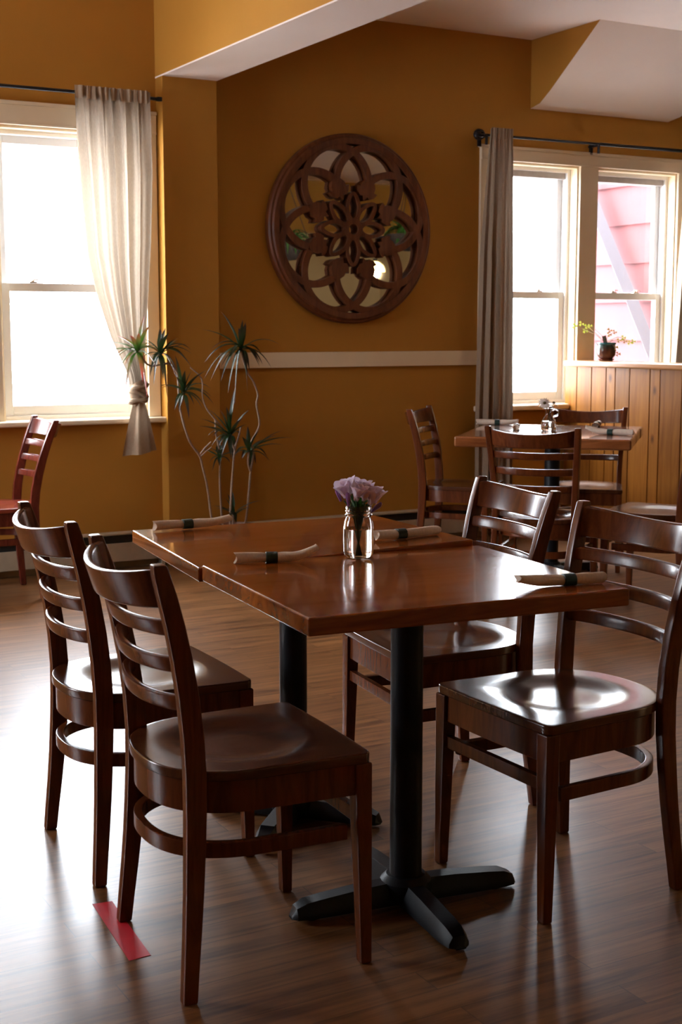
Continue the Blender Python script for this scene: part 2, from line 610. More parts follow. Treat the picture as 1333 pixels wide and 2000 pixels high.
        if wn or (wn is None and bevel > 0 and smooth):
            w = o.modifiers.new('weighted_normal', 'WEIGHTED_NORMAL')
            w.weight = 100
            w.keep_sharp = True
        if parent is not None:
            o.parent = parent
        return o


def thing(name, label, cat, loc=(0, 0, 0), rz=0.0, group=None):
    o = bpy.data.objects.new(name, None)
    o.empty_display_size = 0.1
    COL.objects.link(o)
    o.location = loc
    o.rotation_euler = (0, 0, rz)
    o['label'] = label
    o['category'] = cat
    if group:
        o['group'] = group
    return o


def tag(o, label, cat, group=None):
    o['label'] = label
    o['category'] = cat
    if group:
        o['group'] = group
    return o


def struct(o):
    o['kind'] = 'structure'
    return o


def dup(root, loc, rz, label, group=None):
    r = root.copy()
    COL.objects.link(r)
    r.location = loc
    r.rotation_euler = (0, 0, rz)
    r['label'] = label
    if group:
        r['group'] = group
    for ch in list(root.children):
        c = ch.copy()
        COL.objects.link(c)
        c.parent = r
        for g in list(ch.children):
            d = g.copy()
            COL.objects.link(d)
            d.parent = c
    return r


def lerp(tab, z):
    if z <= tab[0][0]:
        return tab[0][1]
    for (a, va), (b, vb) in zip(tab, tab[1:]):
        if z <= b:
            t = (z - a) / (b - a)
            return va + (vb - va) * t
    return tab[-1][1]


# ------------------------------------------------------------------ room shell
XL, XR, YF, YB = -2.6, 11.6, -4.8, 7.3
CEIL_R, CEIL_L = 3.167, 3.75
WT = 0.18
struct(MB().box((XL - 0.2, YF - 0.2, -0.12), (XR + 0.2, YB + WT, 0.0)).build('floor', M['floor'], smooth=0))

# back wall, cut for the windows; leftmost opening unseen, added for side light
LWZ = (0.835, 2.40)
L_OPEN = [(1.22, 1.87), (2.02, 2.845)]
R_OPEN = [(5.195, 5.897), (6.048, 6.755)]
mb = MB()
xs = XL - 0.2
for a, b in L_OPEN + R_OPEN:
    mb.box((xs, YB, 0), (a, YB + WT, 3.9))
    mb.box((a, YB, 0), (b, YB + WT, LWZ[0]))
    mb.box((a, YB, LWZ[1]), (b, YB + WT, 3.9))
    xs = b
mb.box((xs, YB, 0), (XR + 0.2, YB + WT, 3.9))
struct(mb.build('wall_back', M['wall'], smooth=0))
mb = MB()
ys_ = YF
ADDED_OPEN = [(5.3, 6.8)]  # unseen left-wall opening, added to supply side light
for a, b in ADDED_OPEN:
    mb.box((XL - WT, ys_, 0), (XL, a, 3.9))
    mb.box((XL - WT, a, 0), (XL, b, LWZ[0]))
    mb.box((XL - WT, a, LWZ[1]), (XL, b, 3.9))
    ys_ = b
mb.box((XL - WT, ys_, 0), (XL, YB, 3.9))
struct(mb.build('wall_left', M['wall'], smooth=0))
struct(MB().box((XR, YF, 0), (XR + 0.2, YB, 3.9)).build('wall_right', M['cream_wall'], smooth=0))
struct(MB().box((XL - 0.2, YF - 0.2, 0), (XR + 0.2, YF, 3.9)).build('wall_front', M['cream_wall'], smooth=0))

# pillar and the boxed beam that runs from it across the ceiling
struct(MB().box((2.922, 7.2, 0), (3.25, YB, 2.71)).build('wall_pillar', M['wall'], bevel=0.006))
struct(MB().box((2.922, YF, 2.716), (3.25, YB, CEIL_L + 0.05)).build('wall_beam', M['wall'], smooth=0))
struct(MB().box((2.922, YF, 2.708), (3.25, YB, 2.716)).build('ceiling_beam_soffit', M['ceiling'], smooth=0))
struct(MB().box((XL - 0.2, YF - 0.2, CEIL_L), (2.95, YB, CEIL_L + 0.15)).build('ceiling_left', M['ceiling'], smooth=0))
struct(MB().box((3.2, YF - 0.2, CEIL_R), (XR + 0.2, YB, CEIL_R + 0.75)).build('ceiling', M['ceiling'], smooth=0))

# sloped boxed-in roof section above the right windows: painted cheeks, white slope
xa, xb, xb2 = 5.493, 6.66, 6.95
zs, ys = 2.742, 6.625
mb = MB()
prof = [(7.299, zs), (7.20, zs + 0.020), (7.10, zs + 0.082), (ys, CEIL_R)]
for i, (y, z) in enumerate(prof):
    t = (z - zs) / (CEIL_R - zs)
    mb.v += [(xa - 0.001, y, z), (xb + (xb2 - xb) * t + 0.001, y, z)]
for i in range(len(prof) - 1):
    mb.f.append((2 * i, 2 * i + 1, 2 * i + 3, 2 * i + 2))
    mb.t.append(0.5)
struct(mb.build('ceiling_dormer_slope', M['ceiling'], smooth=40))
mb = MB()
pa = [(xa, y, z) for y, z in prof] + [(xa, 7.299, CEIL_R)]
pb = [(xb + (xb2 - xb) * (z - zs) / (CEIL_R - zs), y, z) for y, z in prof] + [(xb2, 7.299, CEIL_R)]
mb.add(pa, [tuple(range(len(pa)))])
mb.add(pb, [tuple(range(len(pb)))[::-1]])
struct(mb.build('wall_dormer_cheek', M['wall'], smooth=0))

# dropped header and the further room behind the camera, seen only in the mirror
struct(MB().box((3.25, -1.0, 2.55), (XR, -0.7, CEIL_R)).build('wall_header', M['wall'], smooth=0))

# chair rail
struct(MB().box((3.25, 7.276, 1.112), (5.11, 7.30, 1.203)).build('trim_1', M['trim'], bevel=0.003))


# baseboard heaters
def heater(x0, x1, label):
    t = thing('baseboard_heater', label, 'heater', ((x0 + x1) / 2, 7.3, 0))
    h = (x1 - x0) / 2
    MB().box((-h, -0.012, 0.0), (h, -0.001, 0.205)).build('back_plate', M['heater'], t)
    MB().box((-h, -0.085, 0.196), (h, -0.012, 0.206)).build('top_cover', M['heater'], t, bevel=0.003)
    MB().box((-h, -0.078, 0.045), (h, -0.070, 0.150)).build('front_panel', M['heater'], t, bevel=0.002)
    MB().box((-h + 0.02, -0.06, 0.05), (h - 0.02, -0.015, 0.19)).build('fin_element', M['heater_dark'], t)
    for s in (-1, 1):
        MB().box((s * h - (0.02 if s > 0 else 0), -0.084, 0.0), (s * h + (0.02 if s < 0 else 0), -0.012, 0.2)).build('end_cap', M['heater'], t, bevel=0.002)
    return t


heater(-0.6, 2.90, 'low beige baseboard heater under the left window')
heater(3.27, 5.74, 'low beige baseboard heater under the round mirror')


# ------------------------------------------------------------------ windows
def window(n, x0, x1, z0, z1, locks, blind, side=False):
    """double-hung vinyl window: jamb, two sashes with panes, latches"""
    w = bpy.data.objects.new('window_%d' % n, None)
    COL.objects.link(w)
    w.location = (XL, (x0 + x1) / 2, z0) if side else ((x0 + x1) / 2, 7.3, z0)
    w.rotation_euler = (0, 0, pi / 2 if side else 0)
    struct(w)
    h = (x1 - x0) / 2
    H = z1 - z0
    zm = 1.565 - z0

    def frame(lo, hi, y0, y1, wd, name, bot=None, top=None):
        m = MB()
        b = bot or wd
        t = top or wd
        m.box((lo[0], y0, lo[1]), (lo[0] + wd, y1, hi[1]))
        m.box((hi[0] - wd, y0, lo[1]), (hi[0], y1, hi[1]))
        m.box((lo[0] + wd, y0, lo[1]), (hi[0] - wd, y1, lo[1] + b))
        m.box((lo[0] + wd, y0, hi[1] - t), (hi[0] - wd, y1, hi[1]))
        return m
    frame((-h, 0), (h, H), 0.0, 0.07, 0.012, 'jamb').build('jamb', M['trim'], w, smooth=0)
    frame((-h + 0.001, 0.001), (h - 0.001, H - 0.001), 0.07, 0.175, 0.034, 'vinyl_frame').build('vinyl_frame', M['vinyl'], w, bevel=0.002)
    up = frame((-h + 0.034, zm - 0.02), (h - 0.034, H - 0.034), 0.128, 0.16, 0.042, 'upper_sash').build('upper_sash', M['vinyl'], w, bevel=0.003)
    lo = frame((-h + 0.034, 0.034), (h - 0.034, zm + 0.022), 0.085, 0.122, 0.046, 'lower_sash', bot=0.055).build('lower_sash', M['vinyl'], w, bevel=0.003)
    MB().box((-h + 0.07, 0.141, zm + 0.015), (h - 0.07, 0.147, H - 0.07)).build('pane', M['pane'], up, smooth=0)
    MB().box((-h + 0.075, 0.100, 0.085), (h - 0.075, 0.106, zm - 0.02)).build('pane', M['pane'], lo, smooth=0)
    if blind:
        MB().box((-h + 0.036, 0.092, H - 0.075), (h - 0.036, 0.125, H - 0.034)).build('blind_headrail', M['blind'], w, bevel=0.003)
    for lx in locks:
        k = MB()
        k.box((lx - 0.022, 0.09, zm + 0.022), (lx + 0.022, 0.118, zm + 0.030))
        k.lathe([(0.010, 0.0), (0.010, 0.012), (0.004, 0.014)], (lx, 0.104, zm + 0.030), 10)
        k.box((lx - 0.006, 0.078, zm + 0.036), (lx + 0.026, 0.090, zm + 0.042))
        k.build('sash_latch', M['brass'], w, bevel=0.001)
    return w


window(1, L_OPEN[1][0], L_OPEN[1][1], LWZ[0], LWZ[1], (-0.2, 0.2), False)
window(2, R_OPEN[0][0], R_OPEN[0][1], LWZ[0], LWZ[1], (-0.2, 0.12), True)
window(3, R_OPEN[1][0], R_OPEN[1][1], LWZ[0], LWZ[1], (-0.10, 0.10), True)



def casing(n, op, left, right, zcap):
    m = MB()
    x0, x1 = op[0][0], op[-1][1]
    zt = 2.402
    m.box((x0 - left, 7.278, 0.85), (x0, 7.30, zt))
    m.box((x1, 7.278, 0.85), (x1 + right, 7.30, zt))
    if len(op) > 1:
        m.box((op[0][1], 7.278, 0.85), (op[1][0], 7.30, zt))
    m.box((x0 - left, 7.274, zt), (x1 + right, 7.30, zcap))
    m.box((x0 - left - 0.01 * (left > 0.08), 7.262, zcap), (x1 + right + 0.01 * (right > 0.08), 7.30, zcap + 0.018))
    m.box((x0 - left, 7.270, zt), (x1 + right, 7.2745, zt + 0.012))
    struct(m.build('trim_%d' % n, M['trim'], bevel=0.003))


casing(2, L_OPEN, 0.10, 0.070, 2.505)
casing(3, R_OPEN, 0.095, 0.10, 2.475)
window(4, ADDED_OPEN[0][0], ADDED_OPEN[0][1], LWZ[0], LWZ[1], (-0.2, 0.2), False, True)  # added window out of view, lets in extra side light
for k, (a, b) in enumerate(ADDED_OPEN):  # casing of the added left-wall window
    m = MB()
    m.box((XL, a - 0.1, 0.85), (XL + 0.022, a, 2.402)).box((XL, b, 0.85), (XL + 0.022, b + 0.1, 2.402)).box((XL, a - 0.1, 2.402), (XL + 0.026, b + 0.1, 2.505))
    m.box((XL - 0.07, a, 0.838), (XL + 0.08, b, 0.8495)).box((XL, a - 0.13, 0.818), (XL + 0.085, b + 0.13, 0.838))
    struct(m.build('trim_7', M['trim'], bevel=0.002))
window(5, L_OPEN[0][0], L_OPEN[0][1], LWZ[0], LWZ[1], (-0.15, 0.15), False)  # unseen second left window, added for more side light
# stools (inner sills)
struct(MB().box((1.08, 7.215, 0.818), (2.930, 7.372, 0.848)).build('trim_4', M['trim'], bevel=0.010, seg=3))
struct(MB().box((5.08, 7.215, 0.812), (5.797, 7.372, 0.848)).build('trim_5', M['trim'], bevel=0.010, seg=3))
struct(MB().box((6.05, 7.215, 0.812), (6.90, 7.372, 0.848)).build('trim_6', M['trim'], bevel=0.010, seg=3))

# ------------------------------------------------------------------ outdoors
struct(MB().box((-30, 7.6, -0.75), (45, 60, -0.55)).build('ground', M['snow'], smooth=0))
rb = thing('red_building', 'red clapboard building wing outside the right window', 'building', (7.3, 7.75, -0.55))
mb = MB()
for i in range(17):
    z0, z1 = i * 0.30, (i + 1) * 0.30 + 0.015
    mb.add([(0.0, -0.265, z0), (0.0, 1.18, z0), (0.024, 1.18, z1), (0.024, -0.265, z1), (0.05, -0.265, z0), (0.05, 1.18, z0), (0.05, 1.18, z1), (0.05, -0.265, z1)],
           [(0, 1, 2, 3), (4, 7, 6, 5), (0, 4, 5, 1), (3, 2, 6, 7), (0, 3, 7, 4), (1, 5, 6, 2)])
mb.build('siding', M['siding'], rb, smooth=0)
MB().box((0.05, -0.265, 0), (3.0, 1.18, 5.1)).build('body', M['siding'], rb, smooth=0)
mb = MB()
mb.tube([(-0.10, 1.06, 3.02), (-0.10, 0.51, 2.16), (-0.10, 0.10, 1.50), (-0.10, -0.10, 1.17)], 0.062, 4)
mb.build('diagonal_brace', M['brace'], rb, smooth=0)


def bare_tree(x, y, label, seed, lean):
    rnd = random.Random(seed)
    t = thing('bare_tree', label, 'tree', (x, y, -0.55))
    tr = MB()
    br = MB()
    p = [(0, 0, 0), (lean * 0.3, 0, 0.9), (lean * 0.7, 0.05, 1.8), (lean * 1.2, 0.1, 2.7), (lean * 1.6, 0.1, 4.2)]
    tr.tube(p, [0.07, 0.06, 0.05, 0.04, 0.02], 8)
    for k in range(9):
        f = rnd.uniform(0.15, 0.95)
        i = int(f * 4)
        a = Vector(p[i]).lerp(Vector(p[i + 1]), f * 4 - i)
        an = rnd.uniform(-1, 1)
        L = rnd.uniform(0.7, 1.5)
        b = a + Vector((an * 0.5 * L, rnd.uniform(-.3, .3), 0.6 * L))
        c = b + Vector((an * 0.25 * L, rnd.uniform(-.2, .2), 0.6 * L))
        br.tube([a, b, c], [0.022, 0.015, 0.006], 6)
        br.tube([b, b + Vector((-an * 0.3, 0.1, 0.5))], [0.012, 0.004], 5)
    tr.build('trunk', M['bark'], t)
    br.build('branches', M['bark'], t)


bare_tree(3.35, 12.0, 'bare leafless tree faintly visible outside the left window', 4, 0.35)

# ------------------------------------------------------------------ curtain rods and curtains
rd = thing('curtain_rod', 'black curtain rod over the left window', 'curtain rod', (0.8, 7.2, 2.582))
MB().tube([(0, 0, 0), (1.0, 0, 0), (2.09, 0, 0)], 0.0095, 12).build('rod', M['rod'], rd)
mb = MB().box((2.008, -0.012, -0.012), (2.028, 0.10, 0.012)).box((2.000, 0.088, -0.05), (2.036, 0.0995, 0.03))
mb.build('bracket', M['rod'], rd, bevel=0.002)
mb = MB().box((2.012, -0.018, -0.006), (2.03, 0.0, 0.026))
mb.build('holder', M['rod'], rd, bevel=0.003)
MB().box((2.09, -0.011, -0.011), (2.118, 0.011, 0.011)).build('end_cap', M['rod'], rd, bevel=0.003)

rd = thing('curtain_rod', 'black curtain rod with wire ball finial over the right windows', 'curtain rod', (5.075, 7.2, 2.538))
MB().tube([(0, 0, 0), (1.0, 0, 0.002), (2.35, 0, 0.004)], 0.0085, 12).build('rod', M['rod'], rd)
MB().tube([(0.92, 0, 0.002), (2.35, 0, 0.004)], 0.011, 12).build('outer_rod', M['rod'], rd)
mb = MB()
for k in range(6):
    a = pi * k / 6
    ring = [(-0.048 + 0.034 * cos(u), 0.031 * sin(u) * cos(a), 0.031 * sin(u) * sin(a)) for u in [2 * pi * i / 20 for i in range(21)]]
    mb.tube(ring, 0.0042, 6, cap=False)
mb.sphere((-0.083, 0, 0), 0.008, 8, 6)
mb.lathe([(0.012, 0), (0.012, 0.01)], (-0.012, 0, -0.005), 10)
mb.build('cage_finial', M['rod'], rd)
for x in (0.0, 0.895):
    mb = MB().box((x - 0.009, -0.012, -0.014), (x + 0.009, 0.088, 0.0)).box((x - 0.013, 0.062, -0.062), (x + 0.013, 0.0735, 0.012))
    mb.box((x - 0.008, -0.016, -0.060), (x + 0.008, -0.004, -0.004))
    mb.build('bracket', M['rod'], rd, bevel=0.002)


def drape(z0, z1, left, right, folds, amp, seed, nu=140, nv=60, head=0.0):
    """hanging cloth between two edge tables [(z, x)], z1 low .. z0 high"""
    rnd = random.Random(seed)
    ph = [rnd.uniform(0, 2 * pi) for _ in range(4)]
    m = MB()
    for j in range(nv + 1):
        z = z0 + (z1 - z0) * j / nv
        xl, xr = lerp(left, z), lerp(right, z)
        wd = xr - xl
        tp = j / nv
        for i in range(nu + 1):
            u = i / nu
            s = u + 0.022 * sin(2 * pi * 1.7 * u + ph[0]) + 0.010 * sin(2 * pi * 3.1 * u + ph[1] + tp * 1.3)
            a = amp(tp)
            y = a * sin(2 * pi * folds * s) + 0.35 * a * sin(2 * pi * folds * 2.3 * s + ph[2])
            y += 0.25 * a * sin(2 * pi * folds * 3.7 * u + ph[3]) * max(0.0, 1 - tp * 3)
            x = xl + wd * u + 0.10 * wd / folds * cos(2 * pi * folds * s + 0.6)
            m.v.append((x, y, z))
    w = nu + 1
    for j in range(nv):
        for i in range(nu):
            m.f.append((j * w + i, j * w + i + 1, (j + 1) * w + i + 1, (j + 1) * w + i))
            m.t.append(0.5)
    return m


ct = thing('curtain', 'translucent linen curtain tied in a knot beside the left window', 'curtain', (0, 7.165, 0))
LL = [(1.04, 2.693), (1.10, 2.680), (1.291, 2.590), (1.525, 2.512), (1.729, 2.466), (2.024, 2.440), (2.263, 2.424), (2.61, 2.413)]
RR = [(1.04, 2.772), (1.10, 2.768), (1.193, 2.768), (1.459, 2.788), (1.80, 2.812), (2.151, 2.826), (2.61, 2.828)]
drape(2.606, 1.035, LL, RR, 6.0, lambda t: 0.008 + 0.024 * min(1, t * 4) * (1 - 0.45 * t), 3).build('drape', M['curtain'], ct)
# gathered header sleeve around the rod
drape(2.612, 2.545, LL, RR, 11, lambda t: 0.006, 9, nv=6).build('header', M['curtain_dense'], ct).location = (0, -0.006, 0)
# knot: wrapped, twisted bundle
kn = MB()
rings = []
for i in range(15):
    t = i / 14
    z = 0.925 + 0.125 * t
    r = 0.026 + 0.022 * sin(pi * t) ** 0.7
    rings.append([(2.732 + 0.004 * sin(5 * t) + r * (1 + 0.10 * sin(3 * a + 9 * t)) * cos(a), r * 0.8 * (1 + 0.12 * sin(4 * a + 11 * t)) * sin(a) - 0.01, z + 0.012 * cos(a + 0.5))
                  for a in [2 * pi * k / 28 for k in range(28)]])
kn.loft(rings)
for k, (zc, tl) in enumerate(((1.022, 0.35), (0.985, -0.25), (0.950, 0.22))):
    pts = [(2.732 + 0.046 * cos(a), -0.012 + 0.037 * sin(a), zc + tl * 0.05 * cos(a) + 0.006 * sin(2 * a)) for a in [2 * pi * i / 24 for i in range(25)]]
    kn.tube(pts, [0.013 + 0.004 * sin(i * 0.9 + k) for i in range(25)], 8, cap=False)
kn.build('knot', M['curtain_dense'], ct)
tl = MB()
nu, nv = 80, 24
for j in range(nv + 1):
    t = j / nv
    xl = 2.712 + (2.637 - 2.712) * t ** 0.8
    xr = 2.762 + (2.832 - 2.762) * t ** 0.8
    for i in range(nu + 1):
        u = i / nu
        zb = 0.642 + 0.028 * u
        z = 0.955 + (zb - 0.955) * t
        # box-pleat like centre panel with deep side folds
        prof = -0.045 * (1 / (1 + math.exp(-(u - 0.30) * 60)) - 1 / (1 + math.exp(-(u - 0.80) * 60)))
        y = (prof + 0.012 * sin(u * 9 + 1)) * (0.35 + 0.65 * t) - 0.012
        x = xl + (xr - xl) * u
        tl.v.append((x, y, z))
w = nu + 1
for j in range(nv):
    for i in range(nu):
        tl.f.append((j * w + i, j * w + i + 1, (j + 1) * w + i + 1, (j + 1) * w + i))
        tl.t.append(0.5)
tl.build('tail', M['curtain_dense'], ct)

ct = thing('curtain', 'narrow floor length linen curtain left of the right windows', 'curtain', (0, 7.160, 0))
drape(2.575, 0.05, [(0.05, 5.02), (0.8, 5.012), (1.8, 5.03), (2.40, 5.072), (2.575, 5.085)],
      [(0.05, 5.275), (0.8, 5.272), (1.9, 5.262), (2.40, 5.258), (2.575, 5.254)], 4.5,
      lambda t: 0.008 + 0.026 * min(1, t * 3), 17).build('drape', M['curtain_dense'], ct)
drape(2.580, 2.515, [(2.4, 5.082), (2.58, 5.087)], [(2.4, 5.256), (2.58, 5.253)], 9, lambda t: 0.006, 5, nv=6).build('header', M['curtain_dense'], ct).location = (0, -0.006, 0)
ct = thing('curtain', 'linen curtain at the far right edge beyond the potted shamrock', 'curtain', (0, 7.160, 0))
drape(2.575, 0.05, [(0.05, 6.63), (1.087, 6.65), (1.49, 6.675), (2.078, 6.70), (2.575, 6.72)],
      [(0.05, 6.98), (2.575, 6.95)], 4.5, lambda t: 0.008 + 0.022 * min(1, t * 3), 23).build('drape', M['curtain_dense'], ct)

# ------------------------------------------------------------------ pine half wall
pw = thing('pine_half_wall', 'knotty pine board half wall with rounded cap by the right windows', 'half wall', (5.80, 7.30, 0))
ye = 3.9 - 7.30
MB().box((0.012, ye, 0), (0.165, -0.028, 1.096)).build('core', M['groove'], pw, smooth=0)
edges = [0, -0.150, -0.299, -0.443, -0.532, -0.668, -0.855, -0.946, -1.136]
rnd = random.Random(11)
while edges[-1] > ye + 0.12:
    edges.append(edges[-1] - rnd.choice((0.09, 0.145, 0.19)))
edges[-1] = ye
mb = MB()
for a, b in zip(edges, edges[1:]):
    mb.box((0.0, b + 0.0035, 0.0), (0.014, min(a - 0.0035, -0.028), 1.098), tint=rnd.uniform(0, 1))
mb.build('boards', M['pine'], pw, bevel=0.003)
MB().box((-0.022, ye - 0.02, 1.096), (0.215, -0.0285, 1.134)).build('cap', M['pine_cap'], pw, bevel=0.012, seg=3)


# ------------------------------------------------------------------ round fretwork mirror
mr = thing('round_mirror', 'large round mirror with carved rosette fretwork on the ochre wall', 'mirror', (4.150, 7.30, 1.932))
R = 0.560
MB().lathe([(0.0001, -0.012), (R * 0.95, -0.012), (R * 0.95, -0.016), (0.0001, -0.016)], seg=96, axis='y', cap=False).build('mirror_glass', M['mirror'], mr, smooth=20)
MB().lathe([(0.86 * R, -0.002), (R, -0.002), (R, -0.040), (0.985 * R, -0.052), (0.965 * R, -0.054), (0.958 * R, -0.062), (0.948 * R, -0.066),
            (0.90 * R, -0.066), (0.888 * R, -0.063), (0.888 * R, -0.018), (0.86 * R, -0.012), (0.86 * R, -0.002)], seg=128, axis='y', cap=False).build('outer_ring', M['mirror_wood'], mr, smooth=30)
fw = MB()
d_, rho, wd = 0.50 * R, 0.395 * R, 0.074 * R
for k in range(8):
    th = radians(22.5 + 45 * k)
    cx, cz = d_ * cos(th), d_ * sin(th)
    pts, nor = [], []
    for i in range(41):
        ph = radians(-108 + 216 * i / 40)
        a = th + ph
        pts.append((cx + rho * cos(a), 0, cz + rho * sin(a)))
        nor.append((cos(a), 0, sin(a)))
    dz = 0.0004 * (k % 2)
    fw.strip(pts, nor, wd, -0.0165, -0.060 - dz)
fw.build('petal_arcs', M['mirror_wood'], mr, bevel=0.0015, seg=1)
leafpoly = [(0.575, 0.0), (0.545, 0.055), (0.500, 0.085), (0.455, 0.088), (0.452, 0.128), (0.400, 0.106), (0.365, 0.062), (0.378, 0.028), (0.325, 0.0)]
for k in range(8):
    th = radians(22.5 + 45 * k)
    e = Vector((cos(th), 0, sin(th)))
    n = Vector((-sin(th), 0, cos(th)))
    poly = leafpoly + [(r, -t) for r, t in reversed(leafpoly[1:-1])]
    ring = [e * (r * R) + n * (t * R) for r, t in poly]
    m = len(ring)
    fl = MB()
    fl.add([p + Vector((0, -0.0165, 0)) for p in ring] + [p + Vector((0, -0.0615, 0)) for p in ring],
           [tuple(range(m)), tuple(range(2 * m - 1, m - 1, -1))] + [(i, m + i, m + (i + 1) % m, (i + 1) % m) for i in range(m)])
    fl.build('leaf_block', M['mirror_wood'], mr, smooth=0)
ov = MB()
for k in range(8):
    th = radians(45 * k)
    e = Vector((cos(th), 0, sin(th)))
    n = Vector((-sin(th), 0, cos(th)))
    pts, nor = [], []
    for i in range(28):
        a = 2 * pi * i / 28
        lx = 0.235 + 0.140 * cos(a)
        ly = 0.073 * sin(a) * (1.0 if cos(a) < 0 else (1 - 0.25 * cos(a)))
        pts.append(e * (lx * R) + n * (ly * R))
        nn = e * (cos(a) * 0.073) + n * (sin(a) * 0.14)
        nor.append(nn.normalized())
    ov.strip(pts, nor, 0.040 * R, -0.0165, -0.0610 - 0.0003 * (k % 2), closed=True)
pts = [(0.082 * R * cos(2 * pi * i / 28), 0, 0.082 * R * sin(2 * pi * i / 28)) for i in range(28)]
nor = [(cos(2 * pi * i / 28), 0, sin(2 * pi * i / 28)) for i in range(28)]
ov.strip(pts, nor, 0.05 * R, -0.0165, -0.063, closed=True)
ov.build('flower_centre', M['mirror_wood'], mr, bevel=0.001, seg=1)


# ------------------------------------------------------------------ chairs
def seat_outline(n=96):
    """plan outline of the seat, front at +x, as (x, y)"""
    pts = []
    m = n // 2
    half = []
    # from front centre to back centre on the +y side
    for i in range(10):
        half.append((0.215 - 0.004 * (i / 9) ** 2, 0.200 * i / 9))
    for i in range(1, 6):
        a = pi / 2 * i / 6
        half.append((0.191 + 0.020 * cos(a), 0.200 + 0.023 * sin(a)))
    for i in range(0, 9):
        t = i / 8
        half.append((0.190 - 0.215 * t, 0.223 - 0.009 * t))
    for i in range(1, 21):
        a = pi / 2 * i / 20
        e = 2 / 2.35
        half.append((-0.025 - 0.205 * sin(a) ** e, 0.214 * cos(a) ** e if i < 20 else 0.0))
    other = [(x, -y) for x, y in reversed(half[1:-1])]
    return half + other


OUT = seat_outline()


def ring_at(s, z, cx=0.0, dish=None):
    return [(cx + (x - cx) * s, y * s, z) for x, y in OUT]


